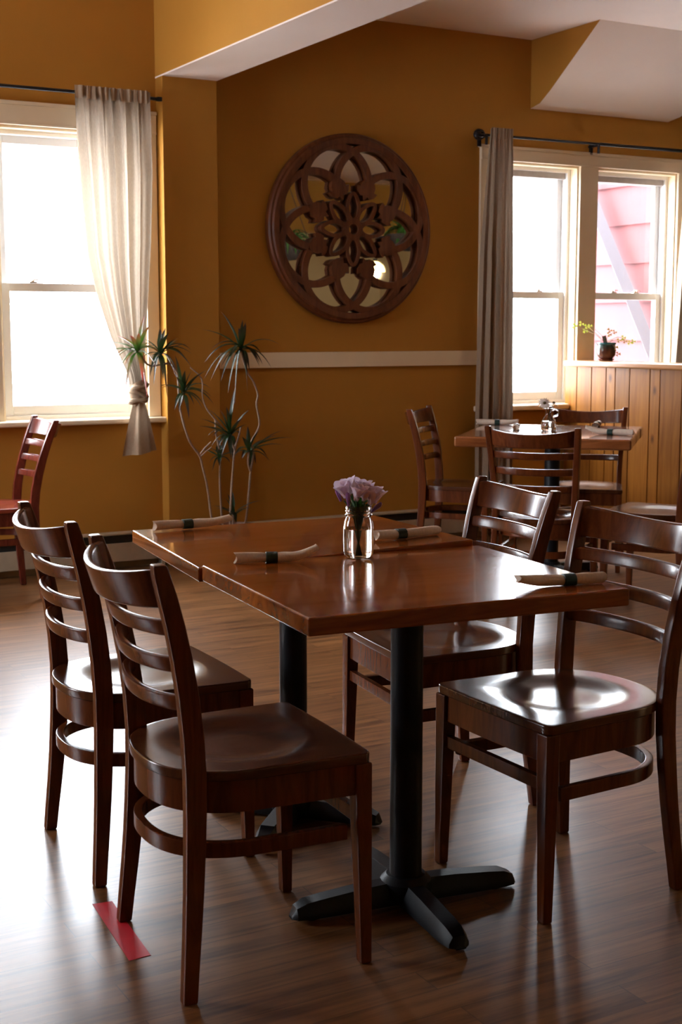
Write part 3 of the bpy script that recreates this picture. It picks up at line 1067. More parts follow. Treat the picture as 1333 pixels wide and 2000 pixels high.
def make_chair(label, wm, sm, lean=0.0, loc=(0, 0, 0), rz=0.0):
    """ladder-back chair; faces +x, origin on the floor under the seat centre"""
    t = thing('ladder_back_chair', label, 'chair', loc, rz)
    px = [(0.0, -0.200), (0.10, -0.190), (0.20, -0.181), (0.35, -0.172), (0.46, -0.170), (0.56, -0.176 - 0.12 * lean),
          (0.66, -0.190 - 0.36 * lean), (0.74, -0.206 - 0.56 * lean), (0.82, -0.226 - 0.78 * lean), (0.893, -0.249 - lean)]
    py = [(0.0, 0.217), (0.10, 0.208), (0.20, 0.200), (0.35, 0.191), (0.46, 0.188), (0.56, 0.190), (0.66, 0.195), (0.74, 0.201), (0.82, 0.207), (0.893, 0.213)]

    def pys(z):
        return (lerp(py, z - 0.03) + lerp(py, z) * 2 + lerp(py, z + 0.03)) / 4

    def pxs(z):
        return (lerp(px, z - 0.03) + lerp(px, z) * 2 + lerp(px, z + 0.03)) / 4
    # seat slab with a scooped hollow
    m = MB()
    rings = [ring_at(0.992, 0.4405), ring_at(1.0, 0.443), ring_at(1.0, 0.4585), ring_at(0.996, 0.4615), ring_at(0.986, 0.4625)]
    for s in (0.95, 0.90, 0.86, 0.82, 0.78, 0.74, 0.69, 0.63, 0.54, 0.42, 0.28, 0.14, 0.03):
        t_ = max(0.0, min(1.0, (0.80 - s) / 0.36))
        dz = 0.0125 * t_ * t_ * (3 - 2 * t_)
        w_ = max(0.0, min(1.0, (0.95 - s) / 0.35))
        w_ = w_ * w_ * (3 - 2 * w_)
        ring = []
        for (x, y) in OUT:
            th = atan2(y, x + 0.006)
            ex, ey = -0.006 + 0.212 * cos(th) * s, 0.212 * sin(th) * s
            lx, ly = -0.006 + (x + 0.006) * s, y * s
            ring.append((lx + (ex - lx) * w_, ly + (ey - ly) * w_, 0.4625 - dz))
        rings.append(ring)
    m.loft(rings)
    m.build('seat', sm, t, smooth=60, wn=True)
    # apron: bent band under the seat
    m = MB()
    o = ring_at(0.96, 0.0, cx=-0.006)
    i_ = ring_at(0.86, 0.0, cx=-0.008)
    m.loft([[(x, y, 0.4405) for x, y, z in o], [(x, y, 0.372) for x, y, z in o], [(x, y, 0.372) for x, y, z in i_], [(x, y, 0.4405) for x, y, z in i_]], closed=True)
    m.build('apron', wm, t, bevel=0.002)
    for s in (-1, 1):
        # front leg: outer faces straight, inner faces taper
        m = MB()
        rg = []
        for z, w in ((0.0, 0.026), (0.16, 0.031), (0.34, 0.037), (0.4400, 0.039)):
            x1, y1 = 0.212, 0.2205
            rg.append([(x1, s * y1, z), (x1 - w, s * y1, z), (x1 - w, s * (y1 - w), z), (x1, s * (y1 - w), z)])
        m.loft(rg)
        m.build('leg', wm, t, bevel=0.004)
        # rear leg running up into the back post
        m = MB()
        rg = []
        for z, dx in ((0.0, 0.031), (0.06, 0.033), (0.14, 0.036), (0.22, 0.039), (0.30, 0.042), (0.38, 0.044), (0.46, 0.045), (0.54, 0.045), (0.62, 0.044), (0.70, 0.042),
                      (0.77, 0.040), (0.83, 0.038), (0.87, 0.034), (0.893, 0.028)):
            x = pxs(z)
            y0, y1 = pys(z) - 0.0135, pys(z) + 0.0145
            zz = z if z > 0 else 0.0
            rg.append([(x - dx / 2, s * y0, zz), (x + dx / 2, s * y0, zz), (x + dx / 2, s * y1, zz), (x - dx / 2, s * y1, zz)])
        m.loft(rg)
        m.build('back_post', wm, t, bevel=0.005)
    # crest rail, bent backwards, top edge dipping in the middle
    def bent(z0, z1, depth, thick, dip_t, dip_b, name, bev):
        m = MB()
        rg = []
        for i in range(25):
            hs_ = pys((z0 + z1) / 2) - 0.009
            y = -hs_ + 2 * hs_ * i / 24
            q = max(0.0, 1 - (y / hs_) ** 2)
            za, zb = z0 - dip_b * q, z1 - dip_t * q
            xa_ = pxs(z0) - depth * q ** 0.75 + 0.004
            xb_ = pxs(z1) - depth * q ** 0.75 + 0.004
            rg.append([(xa_ + thick / 2, y, za), (xb_ + thick / 2, y, zb), (xb_ - thick / 2, y, zb), (xa_ - thick / 2, y, za)])
        m.loft(rg)
        m.build(name, wm, t, bevel=bev)
    bent(0.803, 0.882, 0.070, 0.020, 0.020, 0.008, 'crest_rail', 0.006)
    for z0 in (0.744, 0.668, 0.588):
        bent(z0, z0 + 0.034, 0.050, 0.019, 0.004, 0.004, 'back_slat', 0.007)
    # bent stretcher hoop round the legs
    m = MB()
    path = [(x, y) for x, y in OUT[:]]
    k0 = next(i for i, (x, y) in enumerate(OUT) if i > 12 and x < 0.186)
    half = OUT[k0:len(OUT) - k0 + 1]
    rg = []
    for (x, y) in half:
        sx, sy = 0.975, 0.94
        xi, yi = (x + 0.005) * (sx - 0.085) - 0.005, y * (sy - 0.085)
        xo, yo = (x + 0.005) * sx - 0.005, y * sy
        if x > 0.0:
            xo = xi = x * 0.98
        rg.append([(xo, yo, 0.276), (xo, yo, 0.309), (xi, yi, 0.309), (xi, yi, 0.276)])
    m.loft(rg)
    m.build('stretcher_hoop', wm, t, bevel=0.003)
    MB().box((0.184, -0.19, 0.304), (0.203, 0.19, 0.335)).build('front_stretcher', wm, t, bevel=0.003)
    return t


chB = make_chair('brown ladder-back chair nearest the camera, one leg standing on the red floor tape', M['chair'], M['seat'],
                 loc=(1.2117, 2.6098, 0), rz=-0.055)
dup(chB, (1.2478, 3.2623, 0), -0.032, 'brown ladder-back chair at the left, second from the camera, behind the one on red tape')
dup(chB, (2.0492, 2.5679, 0), -3.125, 'brown ladder-back chair with gleaming seat right of the black table column, nearest on that side')
dup(chB, (2.1412, 3.2340, 0), -3.259, 'brown ladder-back chair tucked in right of the joined tables, behind the one with gleaming seat')
dup(chB, (4.040, 5.205, 0), radians(38), 'brown ladder-back chair with its back to the camera at the corner table')
dup(chB, (4.435, 6.500, 0), radians(-48), 'brown ladder-back chair in profile left of the corner table, before the ochre wall')
dup(chB, (4.985, 6.062, 0), radians(-133), 'brown ladder-back chair on the far side of the corner table, before the pine boards')
dup(chB, (4.620, 5.055, 0), radians(121), 'brown ladder-back chair at the right edge, its seat mirroring the pine boards')
make_chair('reddish mahogany ladder-back chair seen from its side under the left window', M['red_chair'], M['red_seat'], lean=0.040,
           loc=(1.815, 6.835, 0), rz=radians(177))


# ------------------------------------------------------------------ tables
def table_top(t, hw, hd, thick, z, material, nb, tilt=0.0, warp=0.0, bev=0.005, seed=1, wav=0.0):
    rnd = random.Random(seed)
    m = MB()
    n = nb
    ys = [-hd + 2 * hd * i / n for i in range(n + 1)]
    for a, b in zip(ys, ys[1:]):
        m.box((-hw + rnd.uniform(0, wav), a + 0.0002, z - thick), (hw - rnd.uniform(0, wav), b - 0.0002, z), tint=rnd.uniform(0, 1))
    o = m.build('tabletop', material, t, bevel=0.0, smooth=0)
    # soften only the outside rim
    me = o.data
    bm = bmesh.new()
    bm.from_mesh(me)
    es = []
    for e in bm.edges:
        mid = (e.verts[0].co + e.verts[1].co) / 2
        rim = abs(abs(mid.x) - hw) < wav + 1e-4 or abs(abs(mid.y) - hd) < 3e-4
        if rim and e.calc_face_angle(0) > 0.5:
            d = (e.verts[0].co - e.verts[1].co).normalized()
            outer_corner = abs(abs(mid.x) - hw) < wav + 1e-4 and abs(abs(mid.y) - hd) < 3e-4
            if abs(d.z) < 0.5 or outer_corner:
                es.append(e)
    bmesh.ops.bevel(bm, geom=es, offset=bev, segments=3, profile=0.5, affect='EDGES', clamp_overlap=True)
    for v in bm.verts:
        v.co.z += tilt * v.co.x + warp * v.co.x * v.co.y
    bm.to_mesh(me)
    bm.free()
    me.polygons.foreach_set('use_smooth', [True] * len(me.polygons))
    me.set_sharp_from_angle(angle=radians(40))
    w = o.modifiers.new('weighted_normal', 'WEIGHTED_NORMAL')
    w.weight = 100
    w.keep_sharp = True
    return o


def table_base(t, ox, oy, col_r, z_top, arm=0.295, rot=0.0):
    m = MB().lathe([(col_r, 0.055), (col_r, z_top - 0.012)], (ox, oy, 0), 28)
    m.build('column', M['black_metal'], t, smooth=40)
    MB().box((ox - 0.15, oy - 0.15, z_top - 0.012), (ox + 0.15, oy + 0.15, z_top - 0.0005)).build('top_plate', M['black_metal'], t, bevel=0.003)
    MB().lathe([(0.052, 0.012), (0.062, 0.03), (0.060, 0.060), (0.046, 0.074)], (ox, oy, 0), 28).build('hub', M['black_metal'], t, smooth=40)
    for k in range(4):
        a = rot + k * pi / 2
        c, s = cos(a), sin(a)
        m = MB()
        rg = []
        for r, hz, w in ((0.03, 0.062, 0.030), (0.12, 0.058, 0.031), (0.21, 0.050, 0.031), (arm - 0.035, 0.045, 0.030), (arm - 0.010, 0.034, 0.024), (arm, 0.016, 0.012)):
            sec = [(-w, 0.010), (-w, hz * 0.55), (-w * 0.62, hz), (w * 0.62, hz), (w, hz * 0.55), (w, 0.010)]
            rg.append([(ox + r * c - y * s, oy + r * s + y * c, z) for y, z in sec])
        m.loft(rg)
        m.build('foot', M['black_metal'], t, bevel=0.003)
        MB().lathe([(0.014, 0.0), (0.016, 0.004), (0.012, 0.012)], (ox + (arm - 0.05) * c, oy + (arm - 0.05) * s, 0), 12).build('glide', M['rod'], t)


YT = -0.0922
tb = thing('dining_table', 'varnished brown table nearest the camera with glass flower jar on it', 'table', (1.6857, 2.6905, 0), YT)
table_top(tb, 0.391, 0.341, 0.040, 0.761, M['table'], 6, seed=4)
table_base(tb, -0.0407, -0.0886, 0.0375, 0.721, 0.287, rot=radians(-2))
tb = thing('dining_table', 'varnished brown table joined behind the jar table, its top slightly skewed', 'table', (1.737, 3.344, 0), radians(-5.54))
table_top(tb, 0.387, 0.310, 0.036, 0.765, M['table'], 5, tilt=0.016, warp=-0.047, seed=9)
table_base(tb, -0.057, -0.110, 0.0375, 0.715, 0.250, rot=radians(-41))
tb = thing('dining_table', 'square thick-topped wooden table in the corner by the pine half wall', 'table', (4.645, 5.920, 0), radians(-44.8))
table_top(tb, 0.454, 0.500, 0.056, 0.790, M['old_table'], 5, bev=0.012, seed=5, wav=0.004)
table_base(tb, 0.0, 0.0, 0.042, 0.734, 0.33, rot=radians(45))


# ------------------------------------------------------------------ napkin rolls
def napkin(label, loc, rz, L=0.205, flare=1.0, lift=0.018, seed=1, fork=False, band_at=0.02, r0=0.0155):
    rnd = random.Random(seed)
    t = thing('napkin_roll', label, 'napkin', loc, rz, None)
    m = MB()
    rg = []
    n = 30
    tw = rnd.uniform(0, 6)
    for i in range(n + 1):
        s = i / n
        x = -L / 2 + L * s
        e = max(0.0, (s - 0.68) / 0.32) * flare
        waist = 1 - 0.16 * math.exp(-((x - band_at) / 0.022) ** 2)
        ry = r0 * waist * (1 + 0.55 * e - 1.05 * max(0, e - 0.55)) * (1.0 + 0.06 * sin(9 * s + tw))
        rz_ = r0 * 0.86 * waist * (1 - 0.45 * e) * (1.0 + 0.05 * sin(13 * s + tw))
        zc = r0 * 0.86 * waist + 0.0006 + lift * e ** 1.5
        yc = 0.004 * sin(4 * s + tw) * 0.6
        ring = []
        for k in range(18):
            a = 2 * pi * k / 18
            wob = 1 + 0.05 * sin(3 * a + tw + 7 * s) + (0.12 * sin(2 * a + 5 * s) * e)
            ring.append((x + 0.004 * sin(a * 2 + tw) * (1 if s in (0, 1) else 0), yc + ry * wob * cos(a), max(0.0008, zc + rz_ * wob * sin(a))))
        rg.append(ring)
    # tucked open end
    inner = [(x + 0.012, y * 0.55 + 0.0, 0.013 + (z - 0.013) * 0.55) for x, y, z in rg[0]]
    m.loft([inner] + rg)
    m.build('cloth', M['napkin'], t, smooth=60)
    m = MB()
    rg = []
    for x in (band_at - 0.0145, band_at - 0.014, band_at + 0.014, band_at + 0.0145):
        k_ = 1.0 if abs(x - band_at) < 0.0142 else 0.93
        rg.append([(x, r0 * 1.10 * k_ * cos(a), max(0.0004, r0 * 0.86 * 0.93 + r0 * 0.98 * k_ * sin(a))) for a in [2 * pi * k / 24 for k in range(24)]])
    m.loft(rg)
    m.build('paper_band', M['band'], t, smooth=40)
    if fork:
        m = MB()
        for k in range(4):
            y = -0.0085 + 0.0057 * k
            m.box((-L / 2 - 0.030, y - 0.0013, 0.016), (-L / 2 + 0.016, y + 0.0013, 0.0185))
        m.box((-L / 2 + 0.012, -0.0105, 0.0158), (-L / 2 + 0.040, 0.0105, 0.0187))
        m.build('fork_tines', M['steel'], t, bevel=0.0004, seg=1)
        m = MB().lathe([(0.0001, -0.002), (0.012, 0.0), (0.013, 0.004), (0.0001, 0.003)], (-L / 2 - 0.004, 0.004, 0.024), 14)
        m.build('spoon_bowl', M['steel'], t)
    return t


napkin('white napkin roll with dark band left of the flower jar', (1.505, 3.010, 0.7613), radians(-20), 0.205, 1.0, 0.022, 3, band_at=-0.012)
napkin('white napkin roll on the right front corner of the jar table', (1.925, 2.415, 0.7613), radians(-13 + 180), 0.215, 0.9, 0.010, 5, band_at=-0.02)
napkin('white napkin roll at the far left corner of the joined table', (1.545, 3.630, 0.7665), radians(-3), 0.232, 0.9, 0.012, 8, band_at=-0.016)
napkin('white napkin roll just behind and right of the flower jar', (1.968, 3.136, 0.7720), radians(0.5), 0.200, 0.35, 0.002, 12, band_at=-0.022)
napkin('napkin roll on the left corner of the corner table', (4.665, 6.462, 0.7903), radians(-42), 0.240, 0.8, 0.012, 14, band_at=0.0, r0=0.018)
napkin('napkin roll pointing at the camera, half hidden behind a chair back on the corner table', (4.535, 6.105, 0.7903), radians(52), 0.20, 0.2, 0.0, 15, r0=0.018)
napkin('napkin roll with upturned end on the right side of the corner table', (4.727, 5.550, 0.7903), radians(-57 + 180), 0.250, 0.9, 0.026, 19, band_at=-0.005, r0=0.0185)
napkin('napkin roll with fork tines showing on the far right of the corner table', (5.055, 6.045, 0.7903), radians(46), 0.20, 0.2, 0.0, 21, fork=True, r0=0.018)


# ------------------------------------------------------------------ mason jar with alstroemeria
jr = thing('mason_jar', 'clear glass mason jar of lilac flowers on the nearest table', 'jar', (1.722, 2.977, 0.7611))
outer = [(0.0001, 0.002), (0.026, 0.0015), (0.031, 0.003), (0.0370, 0.010), (0.0385, 0.018), (0.0388, 0.050), (0.0385, 0.080), (0.0365, 0.092), (0.0325, 0.102), (0.0315, 0.106),
         (0.0345, 0.108), (0.0350, 0.111), (0.0322, 0.113), (0.0322, 0.118), (0.0336, 0.120), (0.0322, 0.122), (0.0322, 0.126), (0.0334, 0.128), (0.0328, 0.1335)]
inner = [(0.0302, 0.1335), (0.0296, 0.126), (0.0296, 0.108), (0.0305, 0.102), (0.0335, 0.092), (0.0352, 0.080), (0.0355, 0.050), (0.0352, 0.020), (0.033, 0.010), (0.026, 0.007), (0.0001, 0.006)]
MB().lathe(outer + inner, seg=48, cap=False).build('jar_glass', M['glass'], jr, smooth=60)
MB().lathe([(0.0001, 0.0058), (0.0262, 0.0068), (0.0332, 0.0098), (0.0354, 0.0202), (0.0357, 0.050), (0.0355, 0.0745), (0.0001, 0.0745)], seg=48, cap=False).build('water', M['water'], jr, smooth=60)
rnd = random.Random(6)
heads = [(-0.018, -0.018, 0.172, 'lilac'), (0.020, -0.022, 0.160, 'lilac'), (-0.010, 0.022, 0.184, 'lilac'), (0.030, 0.012, 0.172, 'lilac'), (-0.032, -0.006, 0.158, 'purple'),
         (-0.030, 0.010, 0.178, 'lilac'), (0.004, -0.012, 0.170, 'lilac'), (0.034, -0.014, 0.165, 'lilac'), (-0.040, 0.020, 0.168, 'purple'), (0.012, 0.014, 0.180, 'lilac'),
         (0.044, -0.002, 0.160, 'lilac'), (0.030, -0.012, 0.140, 'purple')]
sm = MB()
for i, (hx, hy, hz, mt) in enumerate(heads):
    sm.tube([(hx * -0.12, hy * -0.12, 0.009), (hx * 0.12, hy * 0.12, 0.07), (hx * 0.35, hy * 0.35, 0.115), (hx * 0.8, hy * 0.8, hz - 0.022)], 0.0019, 6)
sm.build('flower_stems', M['flower_stem'], jr)
lv = MB()
for i in range(44):
    a = rnd.uniform(0, 2 * pi)
    z0 = rnd.uniform(0.085, 0.125)
    r0 = rnd.uniform(0.002, 0.014)
    r1 = rnd.uniform(0.018, 0.030) if z0 < 0.11 else rnd.uniform(0.024, 0.046)
    z1 = z0 + rnd.uniform(0.012, 0.042)
    b = Vector((cos(a), sin(a), 0))
    lv.blade(b * r0 + Vector((0, 0, z0)), b * (r0 + r1) * 0.5 + Vector((0, 0, z1 + 0.006)), b * min(r1, 0.027 if z1 < 0.136 else 0.05) + Vector((0, 0, z1)), 0.016, 0.15, 7, 0.45)
lv.build('foliage', M['green'], jr, smooth=60)
for i, (hx, hy, hz, mt) in enumerate(heads):
    ax = Vector((hx * 9 + rnd.uniform(-.25, .25), hy * 9 + rnd.uniform(-.25, .25) - 0.15, 1.0)).normalized()
    if mt == 'purple' and hz < 0.15:
        ax = Vector((0.75, -0.2, 0.6)).normalized()
    u = ax.orthogonal().normalized()
    v = ax.cross(u)
    base = Vector((hx, hy, hz - 0.024))
    fb = MB()
    bud = mt == 'purple'
    for k in range(6):
        a = k * pi / 3 + rnd.uniform(-.2, .2)
        rad = u * cos(a) + v * sin(a)
        op = (0.007 if bud else 0.0185) * rnd.uniform(0.8, 1.2)
        ln = 0.034 if bud else 0.040
        p1 = base + ax * ln * 0.55 + rad * op * 0.62
        p2 = base + ax * ln * (1.0 + 0.06 * (k % 2)) + rad * op * (1.25 if not bud else 0.5)
        fb.blade(base, p1, p2, 0.013 if bud else 0.027, -0.20, 12, 0.66, side=ax.cross(rad), rnd_tip=True)
    for k in range(5):
        a = k * 1.256
        fb.tube([base, base + ax * 0.02 + (u * cos(a) + v * sin(a)) * 0.002, base + ax * 0.032 + (u * cos(a) + v * sin(a)) * 0.005], 0.0006, 4)
    fb.build('flower_head', M[mt], jr, smooth=70)

# ------------------------------------------------------------------ little pitcher with daisies
vs = thing('glass_pitcher', 'little clear glass pitcher of white daisies on the corner table', 'vase', (4.640, 5.953, 0.7902))
outer = [(0.0001, 0.001), (0.036, 0.0008), (0.040, 0.004), (0.0425, 0.020), (0.0425, 0.036), (0.038, 0.056), (0.026, 0.072), (0.0195, 0.082), (0.0185, 0.098), (0.0205, 0.112), (0.0235, 0.122)]
inner = [(0.0215, 0.122), (0.0180, 0.110), (0.0162, 0.098), (0.0172, 0.083), (0.0235, 0.071), (0.0355, 0.055), (0.0400, 0.036), (0.0400, 0.020), (0.036, 0.006), (0.0001, 0.005)]
MB().lathe(outer + inner, seg=36, cap=False).build('pitcher_glass', M['glass'], vs, smooth=60)
MB().lathe([(0.0001, 0.0048), (0.0362, 0.0058), (0.0402, 0.020), (0.0402, 0.036), (0.0370, 0.052), (0.0001, 0.052)], seg=36, cap=False).build('water', M['water'], vs, smooth=60)
hp = [(0.026, -0.0145), (0.038, -0.021), (0.049, -0.027), (0.053, -0.030), (0.047, -0.027), (0.035, -0.020)]
MB().tube([(0.0160, -0.009, 0.112), (0.030, -0.017, 0.116), (0.043, -0.024, 0.108), (0.046, -0.026, 0.094), (0.040, -0.0225, 0.082), (0.0225, -0.0126, 0.0765)], 0.0042, 10).build('handle', M['glass'], vs)
sm = MB()
dz = [(-0.022, 0.012, 0.150), (0.022, -0.012, 0.148)]
for hx, hy, hz in dz:
    sm.tube([(-hx * 0.6, -hy * 0.6, 0.010), (0, 0, 0.085), (hx * 0.45, hy * 0.45, 0.122), (hx, hy, hz)], 0.0016, 6)
    sm.tube([(hx * 0.4, -hy, 0.010), (0.004, 0, 0.085), (0.006, 0.0, 0.118)], 0.0013, 6)
sm.build('flower_stems', M['flower_stem'], vs)
for i, ((hx, hy, hz), ax) in enumerate(zip(dz, ((-0.45, -0.72, 0.55), (0.35, -0.2, 0.92)))):
    ax = Vector(ax).normalized()
    u = ax.orthogonal().normalized()
    v = ax.cross(u)
    c = Vector((hx, hy, hz))
    fb = MB()
    for k in range(17):
        a = 2 * pi * k / 17
        rad = u * cos(a) + v * sin(a)
        fb.blade(c + rad * 0.004, c + rad * 0.022 + ax * 0.004, c + rad * 0.037 - ax * (0.002 + 0.003 * (k % 3)), 0.0085, 0.1, 6, 0.6, side=ax.cross(rad))
    h = fb.build('daisy_head', M['daisy'], vs, smooth=60)
    MB().sphere(tuple(c + ax * 0.003), 0.0085, 10, 6).build('daisy_eye', M['daisy_eye'], h)

# ------------------------------------------------------------------ shamrock in a glazed pot on the half wall
pt = thing('potted_shamrock', 'trailing shamrock in a ribbed brown pot with teal rim on the pine cap', 'potted plant', (5.925, 7.008, 1.1342))


def ribs(a, h):
    return 1 + (0.022 * abs(cos(7 * a)) if 0.022 < h < 0.102 else 0)


MB().lathe([(0.0001, 0.012), (0.036, 0.012), (0.046, 0.018), (0.056, 0.032), (0.0605, 0.052), (0.0605, 0.075), (0.058, 0.094), (0.056, 0.103), (0.062, 0.106), (0.064, 0.112), (0.0615, 0.119),
            (0.056, 0.119), (0.053, 0.110), (0.053, 0.09), (0.0001, 0.088)], seg=84, cap=False, wob=ribs).build('pot', M['glaze'], pt, smooth=60)
MB().lathe([(0.0001, 0.0), (0.040, 0.0), (0.050, 0.006), (0.053, 0.014), (0.047, 0.014), (0.0001, 0.011)], seg=40, cap=False).build('saucer', M['glaze'], pt, smooth=50)
MB().lathe([(0.0001, 0.104), (0.03, 0.106), (0.0525, 0.102), (0.0525, 0.09), (0.0001, 0.089)], seg=30, cap=False).build('soil', M['soil'], pt)
mb = MB().box((-0.014, -0.0006, 0.0), (0.014, 0.0006, 0.070))
tg = mb.build('plant_tag', M['tag'], pt, smooth=0)
tg.location = (-0.018, -0.02, 0.095)
tg.rotation_euler = (radians(-6), radians(-14), radians(-25))
E3 = Vector((0.872, -0.49, 0))   # sideways spread along the window
tips = [(-0.215, 0.225, 'shamrock'), (-0.165, 0.240, 'shamrock'), (-0.135, 0.222, 'shamrock'), (-0.140, 0.195, 'shamrock'), (-0.112, 0.225, 'shamrock'),
        (0.022, 0.196, 'shamrock_brown'), (0.012, 0.172, 'shamrock_brown'), (0.048, 0.188, 'shamrock_brown'),
        (0.085, 0.132, 'shamrock_brown'), (0.105, 0.150, 'shamrock'), (0.118, 0.128, 'shamrock_brown'), (0.152, 0.118, 'shamrock'), (0.172, 0.128, 'shamrock'),
        (0.050, 0.088, 'shamrock'), (0.060, 0.045, 'shamrock_brown')]
sm = MB()
rnd = random.Random(3)
leafs = {'shamrock': MB(), 'shamrock_brown': MB()}
for sx, z, kind in tips:
    dy = rnd.uniform(-0.03, 0.03)
    tip = E3 * sx + Vector((dy * 0.49, dy * 0.87, z))
    if z < 0.1:
        tip += Vector((-0.03, -0.052, 0))
    b0 = Vector((rnd.uniform(-.02, .02), rnd.uniform(-.02, .02), 0.104))
    mid = b0.lerp(tip, 0.5) + Vector((0, 0, 0.018 if z > 0.12 else 0.045))
    sm.tube([b0, b0.lerp(mid, 0.6) + Vector((0, 0, 0.01)), mid, mid.lerp(tip, 0.55) + Vector((0, 0, 0.006)), tip], 0.0012, 5)
    for k in range(3):
        a = 2 * pi * k / 3 + rnd.uniform(-.3, .3)
        d = (E3 * cos(a) + Vector((0.2, 0.35, 0.9)).normalized() * sin(a)).normalized()
        L = rnd.uniform(0.015, 0.021)
        sd = d.cross(Vector((-0.3, -0.8, 0.5))).normalized()
        # triangular leaflet, wide at its outer end, folded along the middle
        p0, p1 = tip, tip + d * L
        leafs[kind].add([p0, p1 * 0.5 + p0 * 0.5 + sd * L * 0.36, p1 + sd * L * 0.5, p1 - d * L * 0.12, p1 - sd * L * 0.5, p1 * 0.5 + p0 * 0.5 - sd * L * 0.36],
                        [(0, 1, 2, 3), (0, 3, 4, 5)], rnd.random())
sm.build('trailing_stems', M['shamrock_stem'], pt)
leafs['shamrock'].build('green_leaves', M['shamrock'], pt, smooth=0)
leafs['shamrock_brown'].build('browning_leaves', M['shamrock_brown'], pt, smooth=0)

# ------------------------------------------------------------------ dracaena in the corner by the pillar
PX, PY = 3.13, 6.84
dr = thing('potted_dracaena', 'tall bare-stemmed dracaena with spiky tufts beside the pillar', 'potted plant', (PX, PY, 0))
MB().lathe([(0.0001, 0.0), (0.105, 0.0), (0.115, 0.01), (0.148, 0.215), (0.162, 0.22), (0.165, 0.262), (0.150, 0.262), (0.143, 0.225), (0.0001, 0.225)], seg=40, cap=False).build('pot', M['terracotta'], dr, smooth=40)
MB().lathe([(0.0001, 0.238), (0.10, 0.241), (0.1435, 0.232), (0.1435, 0.22), (0.0001, 0.22)], seg=30, cap=False).build('soil', M['soil'], dr)
STEMS = [
    ([(3.04, 6.84, 0.235), (3.023, 6.84, 0.322), (3.001, 6.84, 0.488), (2.976, 6.84, 0.593), (2.958, 6.84, 0.658), (2.9, 6.84, 0.741), (2.856, 6.84, 0.88), (2.844, 6.84, 0.98), (2.84, 6.84, 1.064), (2.832, 6.84, 1.116), (2.78, 6.83, 1.158), (2.681, 6.82, 1.146), (2.633, 6.82, 1.184), (2.608, 6.82, 1.229)], 0.0085, 0.0065),
    ([(2.958, 6.84, 0.658), (2.983, 6.83, 0.696), (3.02, 6.82, 0.733)], 0.005, 0.0035),
    ([(2.961, 6.84, 0.649), (2.995, 6.85, 0.673), (3.038, 6.86, 0.699)], 0.005, 0.0035),
    ([(2.849, 6.84, 0.938), (2.865, 6.84, 0.965), (2.868, 6.84, 1.004)], 0.007, 0.007),
    ([(2.745, 6.84, 1.155), (2.734, 6.84, 1.185), (2.737, 6.84, 1.212)], 0.007, 0.007),
    ([(3.11, 6.87, 0.235), (3.099, 6.87, 0.322), (3.091, 6.87, 0.497), (3.093, 6.87, 0.63), (3.085, 6.87, 0.706), (3.07, 6.87, 0.777), (3.068, 6.87, 0.853)], 0.0085, 0.006),
    ([(3.12, 6.80, 0.235), (3.115, 6.79, 0.334), (3.126, 6.79, 0.503), (3.146, 6.79, 0.684), (3.169, 6.79, 0.751), (3.185, 6.79, 0.812)], 0.0085, 0.006),
    ([(3.146, 6.79, 0.684), (3.128, 6.79, 0.724), (3.12, 6.79, 0.767)], 0.0075, 0.007),
    ([(3.10, 6.79, 0.775), (3.059, 6.79, 0.824), (2.985, 6.79, 0.91), (2.959, 6.79, 0.979), (2.96, 6.79, 1.047), (2.946, 6.79, 1.089), (2.891, 6.79, 1.136)], 0.006, 0.0045),
    ([(3.22, 6.86, 0.235), (3.244, 6.86, 0.291), (3.261, 6.86, 0.428), (3.274, 6.86, 0.551), (3.294, 6.86, 0.664), (3.279, 6.86, 0.716), (3.331, 6.86, 0.811), (3.313, 6.86, 0.925), (3.323, 6.86, 0.979), (3.295, 6.86, 1.053), (3.261, 6.86, 1.101), (3.237, 6.86, 1.166), (3.225, 6.86, 1.23)], 0.0085, 0.006),
    ([(3.274, 6.86, 0.551), (3.259, 6.86, 0.6), (3.266, 6.86, 0.665)], 0.0075, 0.007),
    ([(3.15, 6.84, 0.235), (3.154, 6.84, 0.28), (3.156, 6.84, 0.328)], 0.0085, 0.007),
]
for pts, r0, r1 in STEMS:
    n = len(pts)
    # smooth the polyline a little
    P = [Vector(p) - Vector((PX, PY, 0)) for p in pts]
    Q = []
    for i in range(n - 1):
        p0, p1, p2, p3 = P[max(i - 1, 0)], P[i], P[i + 1], P[min(i + 2, n - 1)]
        for k in range(4):
            u = k / 4
            Q.append(0.5 * ((2 * p1) + (p2 - p0) * u + (2 * p0 - 5 * p1 + 4 * p2 - p3) * u * u + (3 * p1 - p0 - 3 * p2 + p3) * u ** 3))
    Q.append(P[-1])
    m = len(Q)
    MB().tube(Q, [0.8 * (r0 + (r1 - r0) * i / (m - 1)) * (1 + 0.07 * ((i * 7) % 3 - 1)) for i in range(m)], 8).build('cane', M['stem'], dr)
